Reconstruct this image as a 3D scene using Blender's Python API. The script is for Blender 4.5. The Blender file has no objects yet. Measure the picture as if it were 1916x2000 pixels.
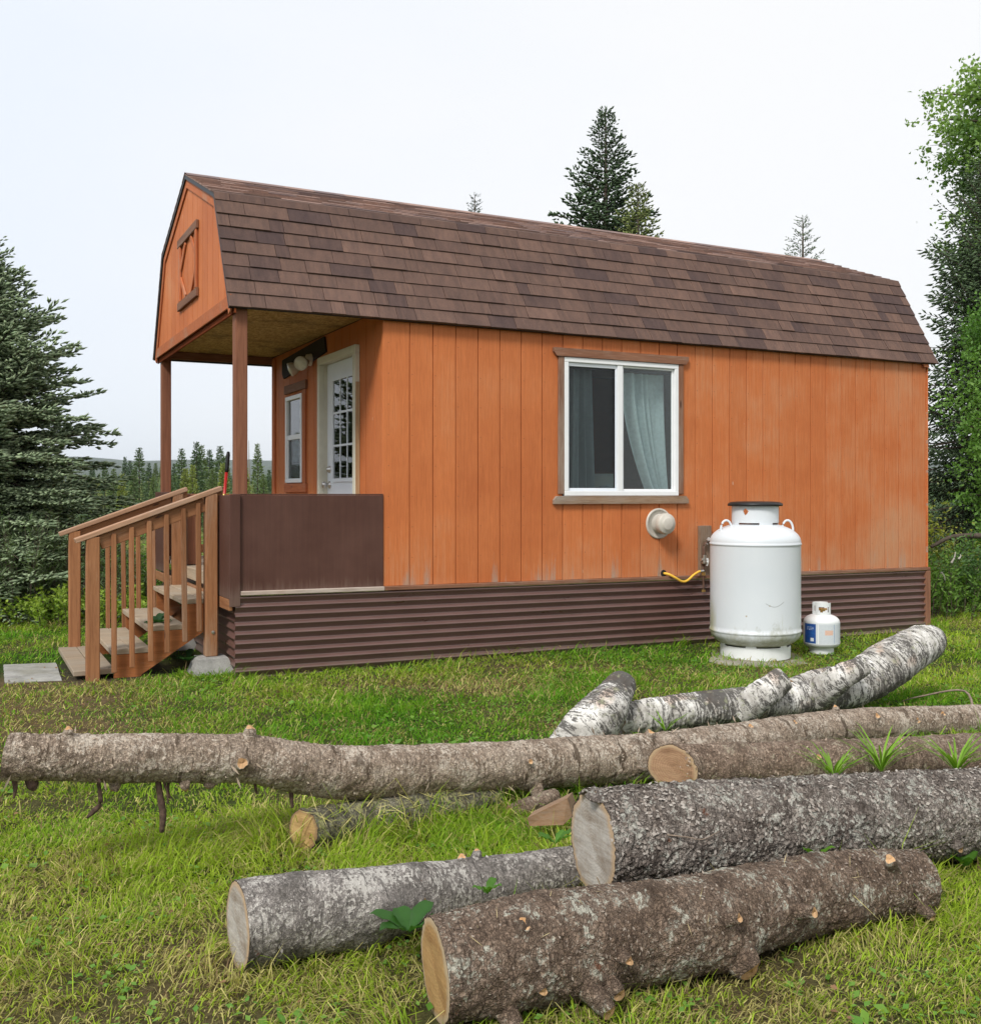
import bpy, math, random
import numpy as np
from mathutils import Vector, Matrix
R = math.radians
rnd = random.Random(7)
rng = np.random.default_rng(11)
S = bpy.context.scene
COL = S.collection
F = 2022.0; CX = 958.0; HY = 965.0; EYE = 1.36

# ------------------------------------------------------------------ camera
cam = bpy.data.cameras.new('camera'); co = bpy.data.objects.new('camera', cam); COL.objects.link(co)
co.location = (0, 0, EYE); co.rotation_euler = (R(90), 0, 0)
cam.sensor_fit = 'HORIZONTAL'; cam.sensor_width = 36; cam.lens = F/1916*36
cam.shift_y = -(1000-HY)/1916; cam.clip_start = .05; cam.clip_end = 12000
S.camera = co

# ------------------------------------------------------------------ world, sun, exposure
SUNDIR = Vector((-.30, -.62, .72)).normalized()
EXPO = 1.14
w = bpy.data.worlds.new('World'); S.world = w; w.use_nodes = True
nt = w.node_tree; nt.nodes.clear()
out = nt.nodes.new('ShaderNodeOutputWorld'); bg = nt.nodes.new('ShaderNodeBackground')
sky = nt.nodes.new('ShaderNodeTexSky'); sky.sky_type = 'NISHITA'; sky.sun_disc = False
sky.sun_elevation = math.asin(SUNDIR.z); sky.sun_rotation = math.atan2(SUNDIR.x, SUNDIR.y)
tc = nt.nodes.new('ShaderNodeTexCoord'); mp = nt.nodes.new('ShaderNodeMapping'); mp.inputs['Scale'].default_value = (1, 1, 2.6)
nz = nt.nodes.new('ShaderNodeTexNoise'); nz.inputs['Scale'].default_value = 1.6; nz.inputs['Detail'].default_value = 4
sep = nt.nodes.new('ShaderNodeSeparateXYZ')
nt.links.new(tc.outputs['Generated'], mp.inputs['Vector']); nt.links.new(mp.outputs['Vector'], nz.inputs['Vector'])
nt.links.new(tc.outputs['Generated'], sep.inputs[0])
ma = nt.nodes.new('ShaderNodeMath'); ma.operation = 'MULTIPLY_ADD'; ma.inputs[1].default_value = 1.15; ma.inputs[2].default_value = .14
nt.links.new(sep.outputs['X'], ma.inputs[0])
mb = nt.nodes.new('ShaderNodeMath'); mb.operation = 'ADD'; nt.links.new(ma.outputs[0], mb.inputs[0]); nt.links.new(nz.outputs['Fac'], mb.inputs[1])
cr = nt.nodes.new('ShaderNodeValToRGB'); nt.links.new(mb.outputs[0], cr.inputs['Fac'])
SKY_A = (5.05, 5.85, 7.25, 1); SKY_B = (7.1, 7.1, 7.15, 1)
cr.color_ramp.elements[0].position = .22; cr.color_ramp.elements[0].color = (.86, .91, .985, 1)
cr.color_ramp.elements[1].position = .85; cr.color_ramp.elements[1].color = (.965, .968, .975, 1)
sc = nt.nodes.new('ShaderNodeVectorMath'); sc.operation = 'SCALE'; sc.inputs['Scale'].default_value = 4.75
nt.links.new(cr.outputs['Color'], sc.inputs[0])
mx = nt.nodes.new('ShaderNodeMix'); mx.data_type = 'RGBA'; mx.inputs[0].default_value = .96
nt.links.new(sky.outputs[0], mx.inputs[6]); nt.links.new(sc.outputs[0], mx.inputs[7])
nt.links.new(mx.outputs[2], bg.inputs['Color']); bg.inputs['Strength'].default_value = .1
nt.links.new(bg.outputs[0], out.inputs['Surface'])
sl = bpy.data.lights.new('sun', 'SUN'); sl.energy = 1.5; sl.angle = R(14); sl.color = (1, .965, .91)
so = bpy.data.objects.new('sun', sl); COL.objects.link(so)
so.rotation_euler = SUNDIR.to_track_quat('Z', 'Y').to_euler()
S.view_settings.view_transform = 'Standard'; S.view_settings.look = 'None'
S.view_settings.exposure = EXPO; S.view_settings.gamma = 1; S.view_settings.use_curve_mapping = False

# ------------------------------------------------------------------ helpers
def at(x, y, Y):
    "photograph pixel and distance -> place in the world"
    return Vector(((x-CX)/F*Y, Y, EYE-(y-HY)/F*Y))
class G:
    def __init__(s, name, rough=.7, spec=.3):
        s.m = bpy.data.materials.new(name); s.m.use_nodes = True; s.nt = s.m.node_tree
        s.b = s.nt.nodes['Principled BSDF']; s.b.inputs['Roughness'].default_value = rough
        s.b.inputs['Specular IOR Level'].default_value = spec
    def n(s, t, ins=None, **kw):
        nd = s.nt.nodes.new(t)
        for k, v in kw.items(): setattr(nd, k, v)
        for k, v in (ins or {}).items():
            if isinstance(v, bpy.types.NodeSocket): s.nt.links.new(v, nd.inputs[k])
            else: nd.inputs[k].default_value = v
        return nd
    def obj(s): return s.n('ShaderNodeTexCoord').outputs['Object']
    def attr(s, name, o='Vector'): return s.n('ShaderNodeAttribute', attribute_name=name).outputs[o]
    def rand(s): return s.n('ShaderNodeObjectInfo').outputs['Random']
    def map(s, v, sc=(1, 1, 1), loc=(0, 0, 0)): return s.n('ShaderNodeMapping', {'Vector': v, 'Scale': sc, 'Location': loc}).outputs[0]
    def noise(s, v, sc=5, d=4, r=.55, dist=0): return s.n('ShaderNodeTexNoise', {'Vector': v, 'Scale': sc, 'Detail': d, 'Roughness': r, 'Distortion': dist}).outputs['Fac']
    def vor(s, v, sc=5, f='F1', o='Distance', rn=1): return s.n('ShaderNodeTexVoronoi', {'Vector': v, 'Scale': sc, 'Randomness': rn}, feature=f).outputs[o]
    def ramp(s, f, st):
        nd = s.n('ShaderNodeValToRGB', {'Fac': f}); cr = nd.color_ramp
        while len(cr.elements) < len(st): cr.elements.new(.5)
        for e, (p, c) in zip(cr.elements, st):
            e.position = p; e.color = (c, c, c, 1) if not hasattr(c, '__len__') else (*c[:3], 1)
        return nd.outputs['Color']
    def mix(s, f, a, b, bl='MIX'):
        nd = s.nt.nodes.new('ShaderNodeMix'); nd.data_type = 'RGBA'; nd.blend_type = bl
        for i, v in ((0, f), (6, a), (7, b)):
            if isinstance(v, bpy.types.NodeSocket): s.nt.links.new(v, nd.inputs[i])
            elif i == 0: nd.inputs[0].default_value = v
            else: nd.inputs[i].default_value = (*v[:3], 1)
        return nd.outputs[2]
    def math(s, op, a, b=0., c=0.): return s.n('ShaderNodeMath', {0: a, 1: b, 2: c}, operation=op).outputs[0]
    def bump(s, h, st=.5, d=.01, nrm=None):
        i = {'Height': h, 'Strength': st, 'Distance': d}
        if nrm is not None: i['Normal'] = nrm
        return s.n('ShaderNodeBump', i).outputs[0]
    def sepz(s, v, i=2): return s.n('ShaderNodeSeparateXYZ', {0: v}).outputs[i]
    def done(s, col=None, nrm=None, rough=None):
        for k, v in (('Base Color', col), ('Normal', nrm), ('Roughness', rough)):
            if v is None: continue
            if isinstance(v, bpy.types.NodeSocket): s.nt.links.new(v, s.b.inputs[k])
            else: s.b.inputs[k].default_value = (*v, 1) if k == 'Base Color' else v
        return s.m
def rvec(g, sc):
    "object coordinates pushed about by the object's own random number, so that alike pieces differ"
    return g.n('ShaderNodeVectorMath', {0: g.map(g.obj(), sc), 1: g.n('ShaderNodeCombineXYZ', {0: g.math('MULTIPLY', g.rand(), 37.), 1: g.math('MULTIPLY', g.rand(), 91.), 2: g.math('MULTIPLY', g.rand(), 13.)}).outputs[0]}, operation='ADD').outputs[0]

def setp(o, label=None, cat=None, group=None, kind=None):
    for k, v in (('label', label), ('category', cat), ('group', group), ('kind', kind)):
        if v: o[k] = v
    return o
def mesh(name, v, f, mats, smooth=False, attrs=None, mi=None):
    me = bpy.data.meshes.new(name)
    if isinstance(f, np.ndarray):
        v = np.asarray(v, np.float32); nf, k = f.shape
        me.vertices.add(len(v)); me.vertices.foreach_set('co', v.ravel())
        me.loops.add(nf*k); me.loops.foreach_set('vertex_index', f.astype(np.int32).ravel())
        me.polygons.add(nf); me.polygons.foreach_set('loop_start', np.arange(0, nf*k, k, dtype=np.int32))
        me.update(calc_edges=True)
    else:
        me.from_pydata([tuple(p) for p in v], [], f); me.update()
    if not isinstance(mats, (list, tuple)): mats = [mats]
    for m in mats: me.materials.append(m)
    if smooth: me.polygons.foreach_set('use_smooth', [True]*len(me.polygons))
    if mi is not None: me.polygons.foreach_set('material_index', np.asarray(mi, np.int32))
    for an, (ty, data) in (attrs or {}).items():
        a = me.attributes.new(an, ty, 'POINT')
        a.data.foreach_set('color' if 'COLOR' in ty else ('vector' if 'VECTOR' in ty else 'value'), np.asarray(data, np.float32).ravel())
    return me
def link(name, me, parent=None, mat=None):
    o = bpy.data.objects.new(name, me); COL.objects.link(o)
    if parent is not None: o.parent = parent
    if mat is not None: o.matrix_local = mat
    return o
def ob(name, v, f, m, parent=None, **k): return link(name, mesh(name, v, f, m, **k), parent)
def empty(name, loc=(0, 0, 0), rz=0, **k):
    o = bpy.data.objects.new(name, None); COL.objects.link(o); o.location = loc; o.rotation_euler = (0, 0, rz); o.empty_display_size = .1
    return setp(o, **k)
def boxv(x0, x1, y0, y1, z0, z1): return [(x, y, z) for x in (x0, x1) for y in (y0, y1) for z in (z0, z1)]
BF = [(0, 1, 3, 2), (4, 6, 7, 5), (0, 4, 5, 1), (2, 3, 7, 6), (0, 2, 6, 4), (1, 5, 7, 3)]
def boxes(L):
    v = []; f = []
    for b in L:
        o = len(v); v += boxv(*b); f += [tuple(i+o for i in q) for q in BF]
    return v, f
def cham(x0, x1, y0, y1, z0, z1, c=.004):
    "a box with chamfered edges"
    lo = (x0, y0, z0); hi = (x1, y1, z1); idx = {}; v = []
    for sx in (0, 1):
        for sy in (0, 1):
            for sz in (0, 1):
                s = (sx, sy, sz)
                for ax in range(3):
                    p = [(hi[i]-c if s[i] else lo[i]+c) for i in range(3)]
                    p[ax] = hi[ax] if s[ax] else lo[ax]
                    idx[(s, ax)] = len(v); v.append(tuple(p))
    f = []
    def wind(q, nrm):
        a, b, d = Vector(v[q[0]]), Vector(v[q[1]]), Vector(v[q[2]])
        return tuple(q) if (b-a).cross(d-a).dot(nrm) > 0 else tuple(reversed(q))
    for ax in range(3):
        o = [i for i in range(3) if i != ax]
        for s in (0, 1):
            q = []
            for a, b in ((0, 0), (1, 0), (1, 1), (0, 1)):
                k = [0]*3; k[ax] = s; k[o[0]] = a; k[o[1]] = b; q.append(idx[(tuple(k), ax)])
            n = [0]*3; n[ax] = 1 if s else -1; f.append(wind(q, Vector(n)))
        for a in (0, 1):
            for b in (0, 1):
                k0 = [0]*3; k0[o[0]] = a; k0[o[1]] = b; k1 = list(k0); k1[ax] = 1
                k0 = tuple(k0); k1 = tuple(k1)
                n = [0]*3; n[o[0]] = 1 if a else -1; n[o[1]] = 1 if b else -1
                f.append(wind([idx[(k0, o[0])], idx[(k1, o[0])], idx[(k1, o[1])], idx[(k0, o[1])]], Vector(n)))
    for sx in (0, 1):
        for sy in (0, 1):
            for sz in (0, 1):
                s = (sx, sy, sz); f.append(wind([idx[(s, a)] for a in range(3)], Vector([1 if t else -1 for t in s])))
    return v, f
def block(name, parent, m, x0, x1, y0, y1, z0, z1, c=.004):
    v, f = cham(x0, x1, y0, y1, z0, z1, c); return ob(name, v, f, m, parent)
def lumber(name, parent, m, p0, p1, wd, th, roll=0, c=.004):
    "a board or post from p0 to p1; its width lies across, its thickness up"
    p0 = Vector(p0); p1 = Vector(p1); L = (p1-p0).length; t = (p1-p0).normalized()
    ref = Vector((0, 0, 1)) if abs(t.z) < .9 else Vector((0, 1, 0))
    y = ref.cross(t).normalized(); z = t.cross(y)
    M = Matrix((t, y, z)).transposed().to_4x4() @ Matrix.Rotation(roll, 4, 'X'); M.translation = p0
    v, f = cham(0, L, -wd/2, wd/2, -th/2, th/2, c)
    o = link(name, mesh(name, v, f, m), parent, M); return o
def lathe(prof, n=48, cx=0, cy=0, close=False):
    v = []; f = []
    for r, z in prof:
        for i in range(n): v.append((cx+r*math.cos(2*math.pi*i/n), cy+r*math.sin(2*math.pi*i/n), z))
    for j in range(len(prof)-1):
        for i in range(n): f.append((j*n+i, j*n+(i+1) % n, (j+1)*n+(i+1) % n, (j+1)*n+i))
    if close: f.append(tuple(range(n-1, -1, -1))); f.append(tuple(range((len(prof)-1)*n, len(prof)*n)))
    return v, f
def tube(pts, r, n=8, caps=True):
    pts = [Vector(p) for p in pts]; v = []; f = []
    rs = r if hasattr(r, '__len__') else [r]*len(pts)
    for i, p in enumerate(pts):
        t = (pts[min(i+1, len(pts)-1)]-pts[max(i-1, 0)]).normalized()
        a = t.cross(Vector((0, 0, 1)) if abs(t.z) < .95 else Vector((1, 0, 0))).normalized(); b = t.cross(a)
        for k in range(n):
            q = 2*math.pi*k/n; v.append(tuple(p+(a*math.cos(q)+b*math.sin(q))*rs[i]))
    for i in range(len(pts)-1):
        for k in range(n): f.append((i*n+k, (i+1)*n+k, (i+1)*n+(k+1) % n, i*n+(k+1) % n))
    if caps: f.append(tuple(range(n))); f.append(tuple(range(len(pts)*n-1, (len(pts)-1)*n-1, -1)))
    return v, f
def join(*L):
    v = []; f = []
    for a, b in L:
        o = len(v); v += list(a); f += [tuple(i+o for i in q) for q in b]
    return v, f
def curve(pts, n):
    "Catmull-Rom through the rows of pts"
    P = np.asarray(pts, float); P = np.vstack([2*P[0]-P[1], P, 2*P[-1]-P[-2]]); m = len(P)-3
    t = np.linspace(0, m-1e-6, n); i = t.astype(int); u = (t-i)[:, None]
    a, b, c, d = P[i], P[i+1], P[i+2], P[i+3]
    return .5*((2*b)+(-a+c)*u+(2*a-5*b+4*c-d)*u*u+(-a+3*b-3*c+d)*u**3)
# numpy noise
def hsh(i, j, k, s=0):
    h = (i*374761393+j*668265263+k*2147483647+s*974634777) & 0xFFFFFFFF
    h = ((h ^ (h >> 13))*1274126177) & 0xFFFFFFFF
    return ((h ^ (h >> 16)) & 0xFFFFFF)/float(0xFFFFFF)
def vnoise(p, s=0):
    p = np.asarray(p, float); i = np.floor(p).astype(np.int64); u = p-i; u = u*u*(3-2*u); r = 0
    for a in (0, 1):
        for b in (0, 1):
            for c in (0, 1):
                wt = (u[:, 0] if a else 1-u[:, 0])*(u[:, 1] if b else 1-u[:, 1])*(u[:, 2] if c else 1-u[:, 2])
                r = r+wt*hsh(i[:, 0]+a, i[:, 1]+b, i[:, 2]+c, s)
    return r
def fbm(p, o=4, s=0):
    p = np.asarray(p, float); r = 0; a = .5; t = 0
    for k in range(o): r = r+a*vnoise(p, s+k); t += a; a *= .5; p = p*2.03+7.1
    return r/t
def worley(p, s=0):
    i = np.floor(p).astype(np.int64); d1 = np.full(len(p), 9.); d2 = np.full(len(p), 9.); cid = np.zeros(len(p))
    for a in (-1, 0, 1):
        for b in (-1, 0, 1):
            for c in (-1, 0, 1):
                I, J, K = i[:, 0]+a, i[:, 1]+b, i[:, 2]+c
                q = np.stack([I+hsh(I, J, K, s), J+hsh(I, J, K, s+1), K+hsh(I, J, K, s+2)], 1)
                d = np.sqrt(((p-q)**2).sum(1)); nr = d < d1
                d2 = np.where(nr, d1, np.minimum(d2, d)); cid = np.where(nr, hsh(I, J, K, s+3), cid); d1 = np.where(nr, d, d1)
    return d1, d2, cid
def fb2(x, y, sc, o=3, s=0): return fbm(np.stack([x*sc, y*sc, np.zeros_like(x)+.37], 1), o, s)
def sstep(a, b, x):
    t = np.clip((x-a)/(b-a), 0, 1); return t*t*(3-2*t)
def ground_z(x, y):
    x = np.asarray(x, float); y = np.asarray(y, float)
    z = (fb2(x, y, .8, 3, 5)-.5)*.07*sstep(2.0, 3.2, y)*(1-.7*sstep(7, 8, y))+.0
    z = z-.085*sstep(.5, 4.0, x)*sstep(6.8, 8.5, y)
    far = np.hypot(x, y); z = z+(fb2(x, y, .05, 3, 9)-.5)*1.2*sstep(16, 60, far)-.6*sstep(14, 40, far)
    return z
def gz(x, y): return float(ground_z(np.array([x]), np.array([y]))[0])
def dryness(x, y):
    "how much brown thatch there is in the lawn"
    n = fb2(x, y, 1.3, 4, 21)
    d = .20+.0*x
    d = d+.75*sstep(-1.6, -2.6, x)*sstep(5.3, 6.1, y)*sstep(7.9, 7.2, y)
    d = d+.55*np.exp(-((x+.3)/1.0)**2-((y-7.35)/.30)**2)
    d = d+.45*np.exp(-((x-.9)/1.3)**2-((y-8.15)/.25)**2)+.4*np.exp(-((x-2.2)/.6)**2-((y-8.5)/.2)**2)
    d = d+.25*sstep(4.0, 2.8, y)
    return np.clip((d*1.15+(n-.5)*1.9), 0, 1)

def leaves(P_, D_, N_, Ln, Wd, col, fold=.25):
    "folded diamond leaves: base P, direction D, normal N"
    D_ = D_/np.linalg.norm(D_, axis=1)[:, None]; Sd = np.cross(D_, N_); Sd /= (np.linalg.norm(Sd, axis=1)[:, None]+1e-9); U = np.cross(Sd, D_)
    Ln = Ln[:, None]; Wd = Wd[:, None]
    a = P_; b = P_+D_*Ln*.45+Sd*Wd*.5+U*Wd*fold; c = P_+D_*Ln; d = P_+D_*Ln*.45-Sd*Wd*.5+U*Wd*fold
    V = np.stack([a, b, c, d], 1).reshape(-1, 3); n = len(P_); i = np.arange(n)*4
    Fc = np.stack([np.stack([i, i+1, i+2], 1), np.stack([i, i+2, i+3], 1)], 1).reshape(-1, 3)
    C = np.repeat(np.hstack([col, np.ones((n, 1))]), 4, 0); return V, Fc, C
# ------------------------------------------------------------------ materials
def m_flat(name, c, rough=.6, var=.12, sc=20, bump=.15, spec=.3, metal=0):
    g = G(name, rough, spec); v = rvec(g, (1, 1, 1)); n = g.noise(v, sc, 5)
    lo = tuple(x*(1-var) for x in c); hi = tuple(min(1, x*(1+var)) for x in c)
    g.b.inputs['Metallic'].default_value = metal
    return g.done(g.ramp(n, [(.3, lo), (.7, hi)]), g.bump(g.noise(v, sc*4, 3), bump, .004))
def m_wood(name, c, c2, grey=(.30, .27, .23), gamt=.25, rough=.72, knots=True, ax=0):
    g = G(name, rough, .25); s = [14, 14, 14]; s[ax] = .9; v = rvec(g, tuple(s)); s2 = [1, 1, 1]; s2[ax] = .35; vk = rvec(g, tuple(s2))
    warp = g.noise(vk, 3, 3)
    grain = g.noise(v, 2.2, 6, .65, .6); fine = g.noise(v, 9, 4, .7)
    col = g.ramp(grain, [(.25, c2), (.5, c), (.78, tuple(min(1, x*1.25) for x in c))])
    col = g.mix(g.ramp(g.math('ADD', warp, g.math('MULTIPLY', g.math('SUBTRACT', fine, .5), .5)), [(.62-gamt*.5, 0.), (.80, .85)]), col, grey)
    col = g.mix(.35, col, g.ramp(fine, [(.3, .35), (.7, 1.)]), 'MULTIPLY')
    tone = g.ramp(g.rand(), [(0, (.80, .78, .76)), (1, (1.1, 1.08, 1.05))])
    col = g.mix(1, col, tone, 'MULTIPLY')
    if knots:
        k = g.vor(rvec(g, tuple(.33 if i == ax else 1.3 for i in range(3))), 5.5)
        col = g.mix(g.ramp(k, [(.0, 1.), (.055, .85), (.085, 0.)]), col, (.06, .025, .015))
    return g.done(col, g.bump(g.math('ADD', fine, grain), .35, .003))
def m_siding():
    g = G('orange_siding_paint', .66, .3); o = g.obj(); r = g.rand()
    v = g.map(o, (34, 34, 1.1)); st = g.noise(v, 1.6, 6, .7, .4); fine = g.noise(g.map(o, (60, 60, 6)), 3.2, 5, .75)
    blot = g.noise(o, 1.15, 4, .6); x = g.sepz(o, 0); z = g.sepz(o, 2)
    base = g.ramp(blot, [(.3, (.50, .140, .040)), (.55, (.58, .180, .056)), (.8, (.64, .235, .090))])
    base = g.mix(.5, base, g.ramp(st, [(.3, (.78, .74, .72)), (.65, (1.05, 1.05, 1.05))]), 'MULTIPLY')
    base = g.mix(1, base, g.ramp(r, [(0, (.93, .92, .92)), (1, (1.05, 1.06, 1.06))]), 'MULTIPLY')
    # weathering: more to the right and at the foot of the boards
    wear = g.math('ADD', g.math('MULTIPLY', g.n('ShaderNodeMapRange', {0: x, 1: 1.5, 2: 6.0}, ).outputs[0], .22),
                  g.math('MULTIPLY', g.n('ShaderNodeMapRange', {0: z, 1: 1.25, 2: .55}).outputs[0], .20))
    wear = g.math('ADD', wear, g.math('MULTIPLY', g.math('SUBTRACT', st, .5), .75))
    wear = g.math('ADD', wear, g.math('MULTIPLY', g.math('SUBTRACT', blot, .5), .9))
    wear = g.math('ADD', wear, g.math('MULTIPLY', g.math('SUBTRACT', r, .5), .12))
    col = g.mix(g.ramp(wear, [(.12, 0.), (.55, .72)]), base, (.45, .275, .165))
    foot = g.math('ADD', g.n('ShaderNodeMapRange', {0: z, 1: .95, 2: .58}).outputs[0], g.math('MULTIPLY', g.math('SUBTRACT', fine, .5), 1.6))
    foot = g.math('MULTIPLY', foot, g.ramp(g.noise(g.map(o, (5, 5, .4)), 1.7, 3), [(.5, 0.), (.66, 1.)]))
    col = g.mix(g.ramp(foot, [(.35, 0.), (1., .8)]), col, (.33, .30, .25))
    # little chips and scratches
    chip = g.vor(g.map(o, (5, 5, 1.2)), 1.1); col = g.mix(g.ramp(chip, [(.0, 1.), (.018, .9), (.028, 0.)]), col, (.62, .50, .40))
    nail = g.math('MULTIPLY', g.math('LESS_THAN', g.math('ABSOLUTE', g.math('SUBTRACT', g.math('FRACT', g.math('MULTIPLY', x, 4.9213)), .22)), .016), g.math('LESS_THAN', g.math('ABSOLUTE', g.math('SUBTRACT', g.math('FRACT', g.math('MULTIPLY', z, 4.1)), .5)), .014))
    col = g.mix(g.math('MULTIPLY', nail, .75), col, (.12, .05, .03))
    grn = g.noise(g.map(o, (110, 110, 3.5)), 2.4, 4, .7); col = g.mix(.45, col, g.ramp(grn, [(.32, (.62, .58, .56)), (.62, (1.08, 1.08, 1.08))]), 'MULTIPLY')
    h = g.math('ADD', g.math('MULTIPLY', st, .6), g.math('ADD', fine, grn))
    return g.done(col, g.bump(h, .45, .0035))
def m_shingle(name, obj_random=True, k=1.):
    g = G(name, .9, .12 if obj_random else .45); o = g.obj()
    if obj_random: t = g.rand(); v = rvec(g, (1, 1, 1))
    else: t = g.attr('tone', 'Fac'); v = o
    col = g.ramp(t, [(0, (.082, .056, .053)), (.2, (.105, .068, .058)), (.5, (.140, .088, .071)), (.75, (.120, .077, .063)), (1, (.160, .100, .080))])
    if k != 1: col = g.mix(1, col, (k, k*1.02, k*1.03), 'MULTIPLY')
    gr = g.noise(v, 260, 3, .8); col = g.mix(.8, col, g.ramp(gr, [(.34, .38), (.5, .95), (.64, 1.65)]), 'MULTIPLY')
    bl = g.noise(v, 5, 4, .6); col = g.mix(.75, col, g.ramp(bl, [(.32, (.72, .74, .78)), (.7, (1.2, 1.15, 1.1))]), 'MULTIPLY')
    return g.done(col, g.bump(gr, .6, .002))
def m_skirt():
    g = G('brown_corrugated_steel', .3, .9); o = g.obj()
    n = g.noise(g.map(o, (1, 1, 6)), 2.2, 5, .6); f = g.noise(o, 45, 3)
    col = g.ramp(n, [(.3, (.108, .056, .047)), (.7, (.140, .075, .065))])
    z = g.sepz(o, 2); d = g.math('ADD', g.n('ShaderNodeMapRange', {0: z, 1: .22, 2: -.05}).outputs[0], g.math('SUBTRACT', g.noise(o, 9, 5), .5))
    col = g.mix(g.ramp(d, [(.4, 0.), (1., .6)]), col, (.13, .10, .07))
    return g.done(col, g.bump(f, .04, .002), g.ramp(n, [(.3, .26), (.7, .42)]))
def m_bark(name, ca, cb, cc, lich, lamt, scale=60, bump=1.0, rough=.9, lsc=14, sct=.66):
    g = G(name, rough, .2); v = g.attr('lc')
    wv = g.n('ShaderNodeTexNoise', {'Vector': v, 'Scale': 22, 'Detail': 4, 'Roughness': .65}).outputs['Color']; vm = g.n('ShaderNodeVectorMath', {0: g.map(v, (1.35, 1.0, 1.0)), 1: g.n('ShaderNodeVectorMath', {0: wv, 'Scale': .055}, operation='SCALE').outputs[0]}, operation='ADD').outputs[0]; fl = g.vor(vm, scale, 'F1'); edge = g.vor(vm, scale, 'DISTANCE_TO_EDGE'); cell = g.sepz(g.vor(vm, scale, 'F1', 'Color'), 0)
    n = g.noise(v, 9, 5, .65); f = g.noise(v, 110, 5, .75); n2 = g.noise(v, 26, 6, .7, .8)
    col = g.ramp(g.math('ADD', g.math('MULTIPLY', n, .7), g.math('MULTIPLY', n2, .4)), [(.35, ca), (.55, cb), (.75, cc)])
    col = g.mix(.75, col, g.ramp(cell, [(.0, .55), (1., 1.4)]), 'MULTIPLY')
    col = g.mix(.85, col, g.ramp(f, [(.3, .35), (.7, 1.45)]), 'MULTIPLY')
    col = g.mix(g.ramp(edge, [(.0, .75), (.09, 0.)]), col, tuple(x*.35 for x in ca))
    lm = g.math('ADD', g.noise(v, lsc, 6, .72), g.math('MULTIPLY', g.math('SUBTRACT', cell, .5), .22))
    lm = g.math('ADD', lm, g.math('MULTIPLY', g.math('SUBTRACT', g.noise(v, 70, 4, .7), .5), .25))
    col = g.mix(g.ramp(lm, [(.66-lamt, 0.), (.72-lamt, .9)]), col, g.mix(g.noise(v, 40, 3), lich, tuple(x*.62 for x in lich)))
    red = g.noise(g.map(v, (1.3, 1, 1), (3.1, 4.2, .7)), 8, 6, .75)
    col = g.mix(g.ramp(red, [(.655, 0.), (.69, .9)]), col, (.15, .062, .034))
    kn = g.attr('kn', 'Fac'); kk = g.math('ADD', kn, g.math('MULTIPLY', g.math('SUBTRACT', n2, .5), 2.6))
    col = g.mix(g.ramp(kk, [(.55, 0.), (.95, .7)]), col, tuple(x*.55 for x in ca))
    scar = g.noise(g.map(v, (2.6, .8, .8), (8, 1, 3)), 7, 5, .7); col = g.mix(g.ramp(scar, [(sct, 0.), (sct+.035, .9)]), col, tuple(x*.5 for x in ca))
    crk = g.noise(g.map(v, (9, 1.6, 1.6)), 9, 5, .7, .5); col = g.mix(g.ramp(crk, [(.36, .75), (.45, 0.)]), col, tuple(x*.5 for x in ca))
    h = g.math('ADD', g.math('MULTIPLY', g.math('MINIMUM', edge, .22), 2.2), g.math('ADD', g.math('MULTIPLY', f, .5), g.math('ADD', g.math('MULTIPLY', n2, .9), g.math('MULTIPLY', crk, 1.2))))
    return g.done(col, g.bump(h, bump, .011))
def m_birch():
    g = G('birch_bark', .75, .25); v = g.attr('lc')
    st = g.noise(g.map(v, (9, 2.2, 2.2)), 4.2, 6, .7, 1.4); bl = g.noise(g.map(v, (1.5, 1, 1)), 5, 5, .65, .6); f = g.noise(v, 90, 5, .75)
    col = g.ramp(bl, [(.35, (.27, .25, .22)), (.5, (.52, .50, .46)), (.66, (.76, .74, .70))])
    col = g.mix(g.ramp(g.noise(v, 6, 3), [(.56, 0.), (.68, .55)]), col, (.50, .33, .23))
    dk = g.math('ADD', g.math('MULTIPLY', st, .75), g.math('MULTIPLY', g.noise(v, 2.8, 4, .6), .45))
    dk = g.math('ADD', dk, g.math('MULTIPLY', g.math('SUBTRACT', f, .5), .35))
    col = g.mix(g.ramp(dk, [(.55, 0.), (.62, .9)]), col, (.05, .045, .04))
    lic = g.noise(g.map(v, (1, 1, 1), (2, 5, 1)), 22, 5, .7); col = g.mix(g.ramp(lic, [(.57, 0.), (.68, .7)]), col, (.28, .29, .18))
    return g.done(col, g.bump(g.math('ADD', dk, g.math('MULTIPLY', f, .4)), .7, .006))
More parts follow.
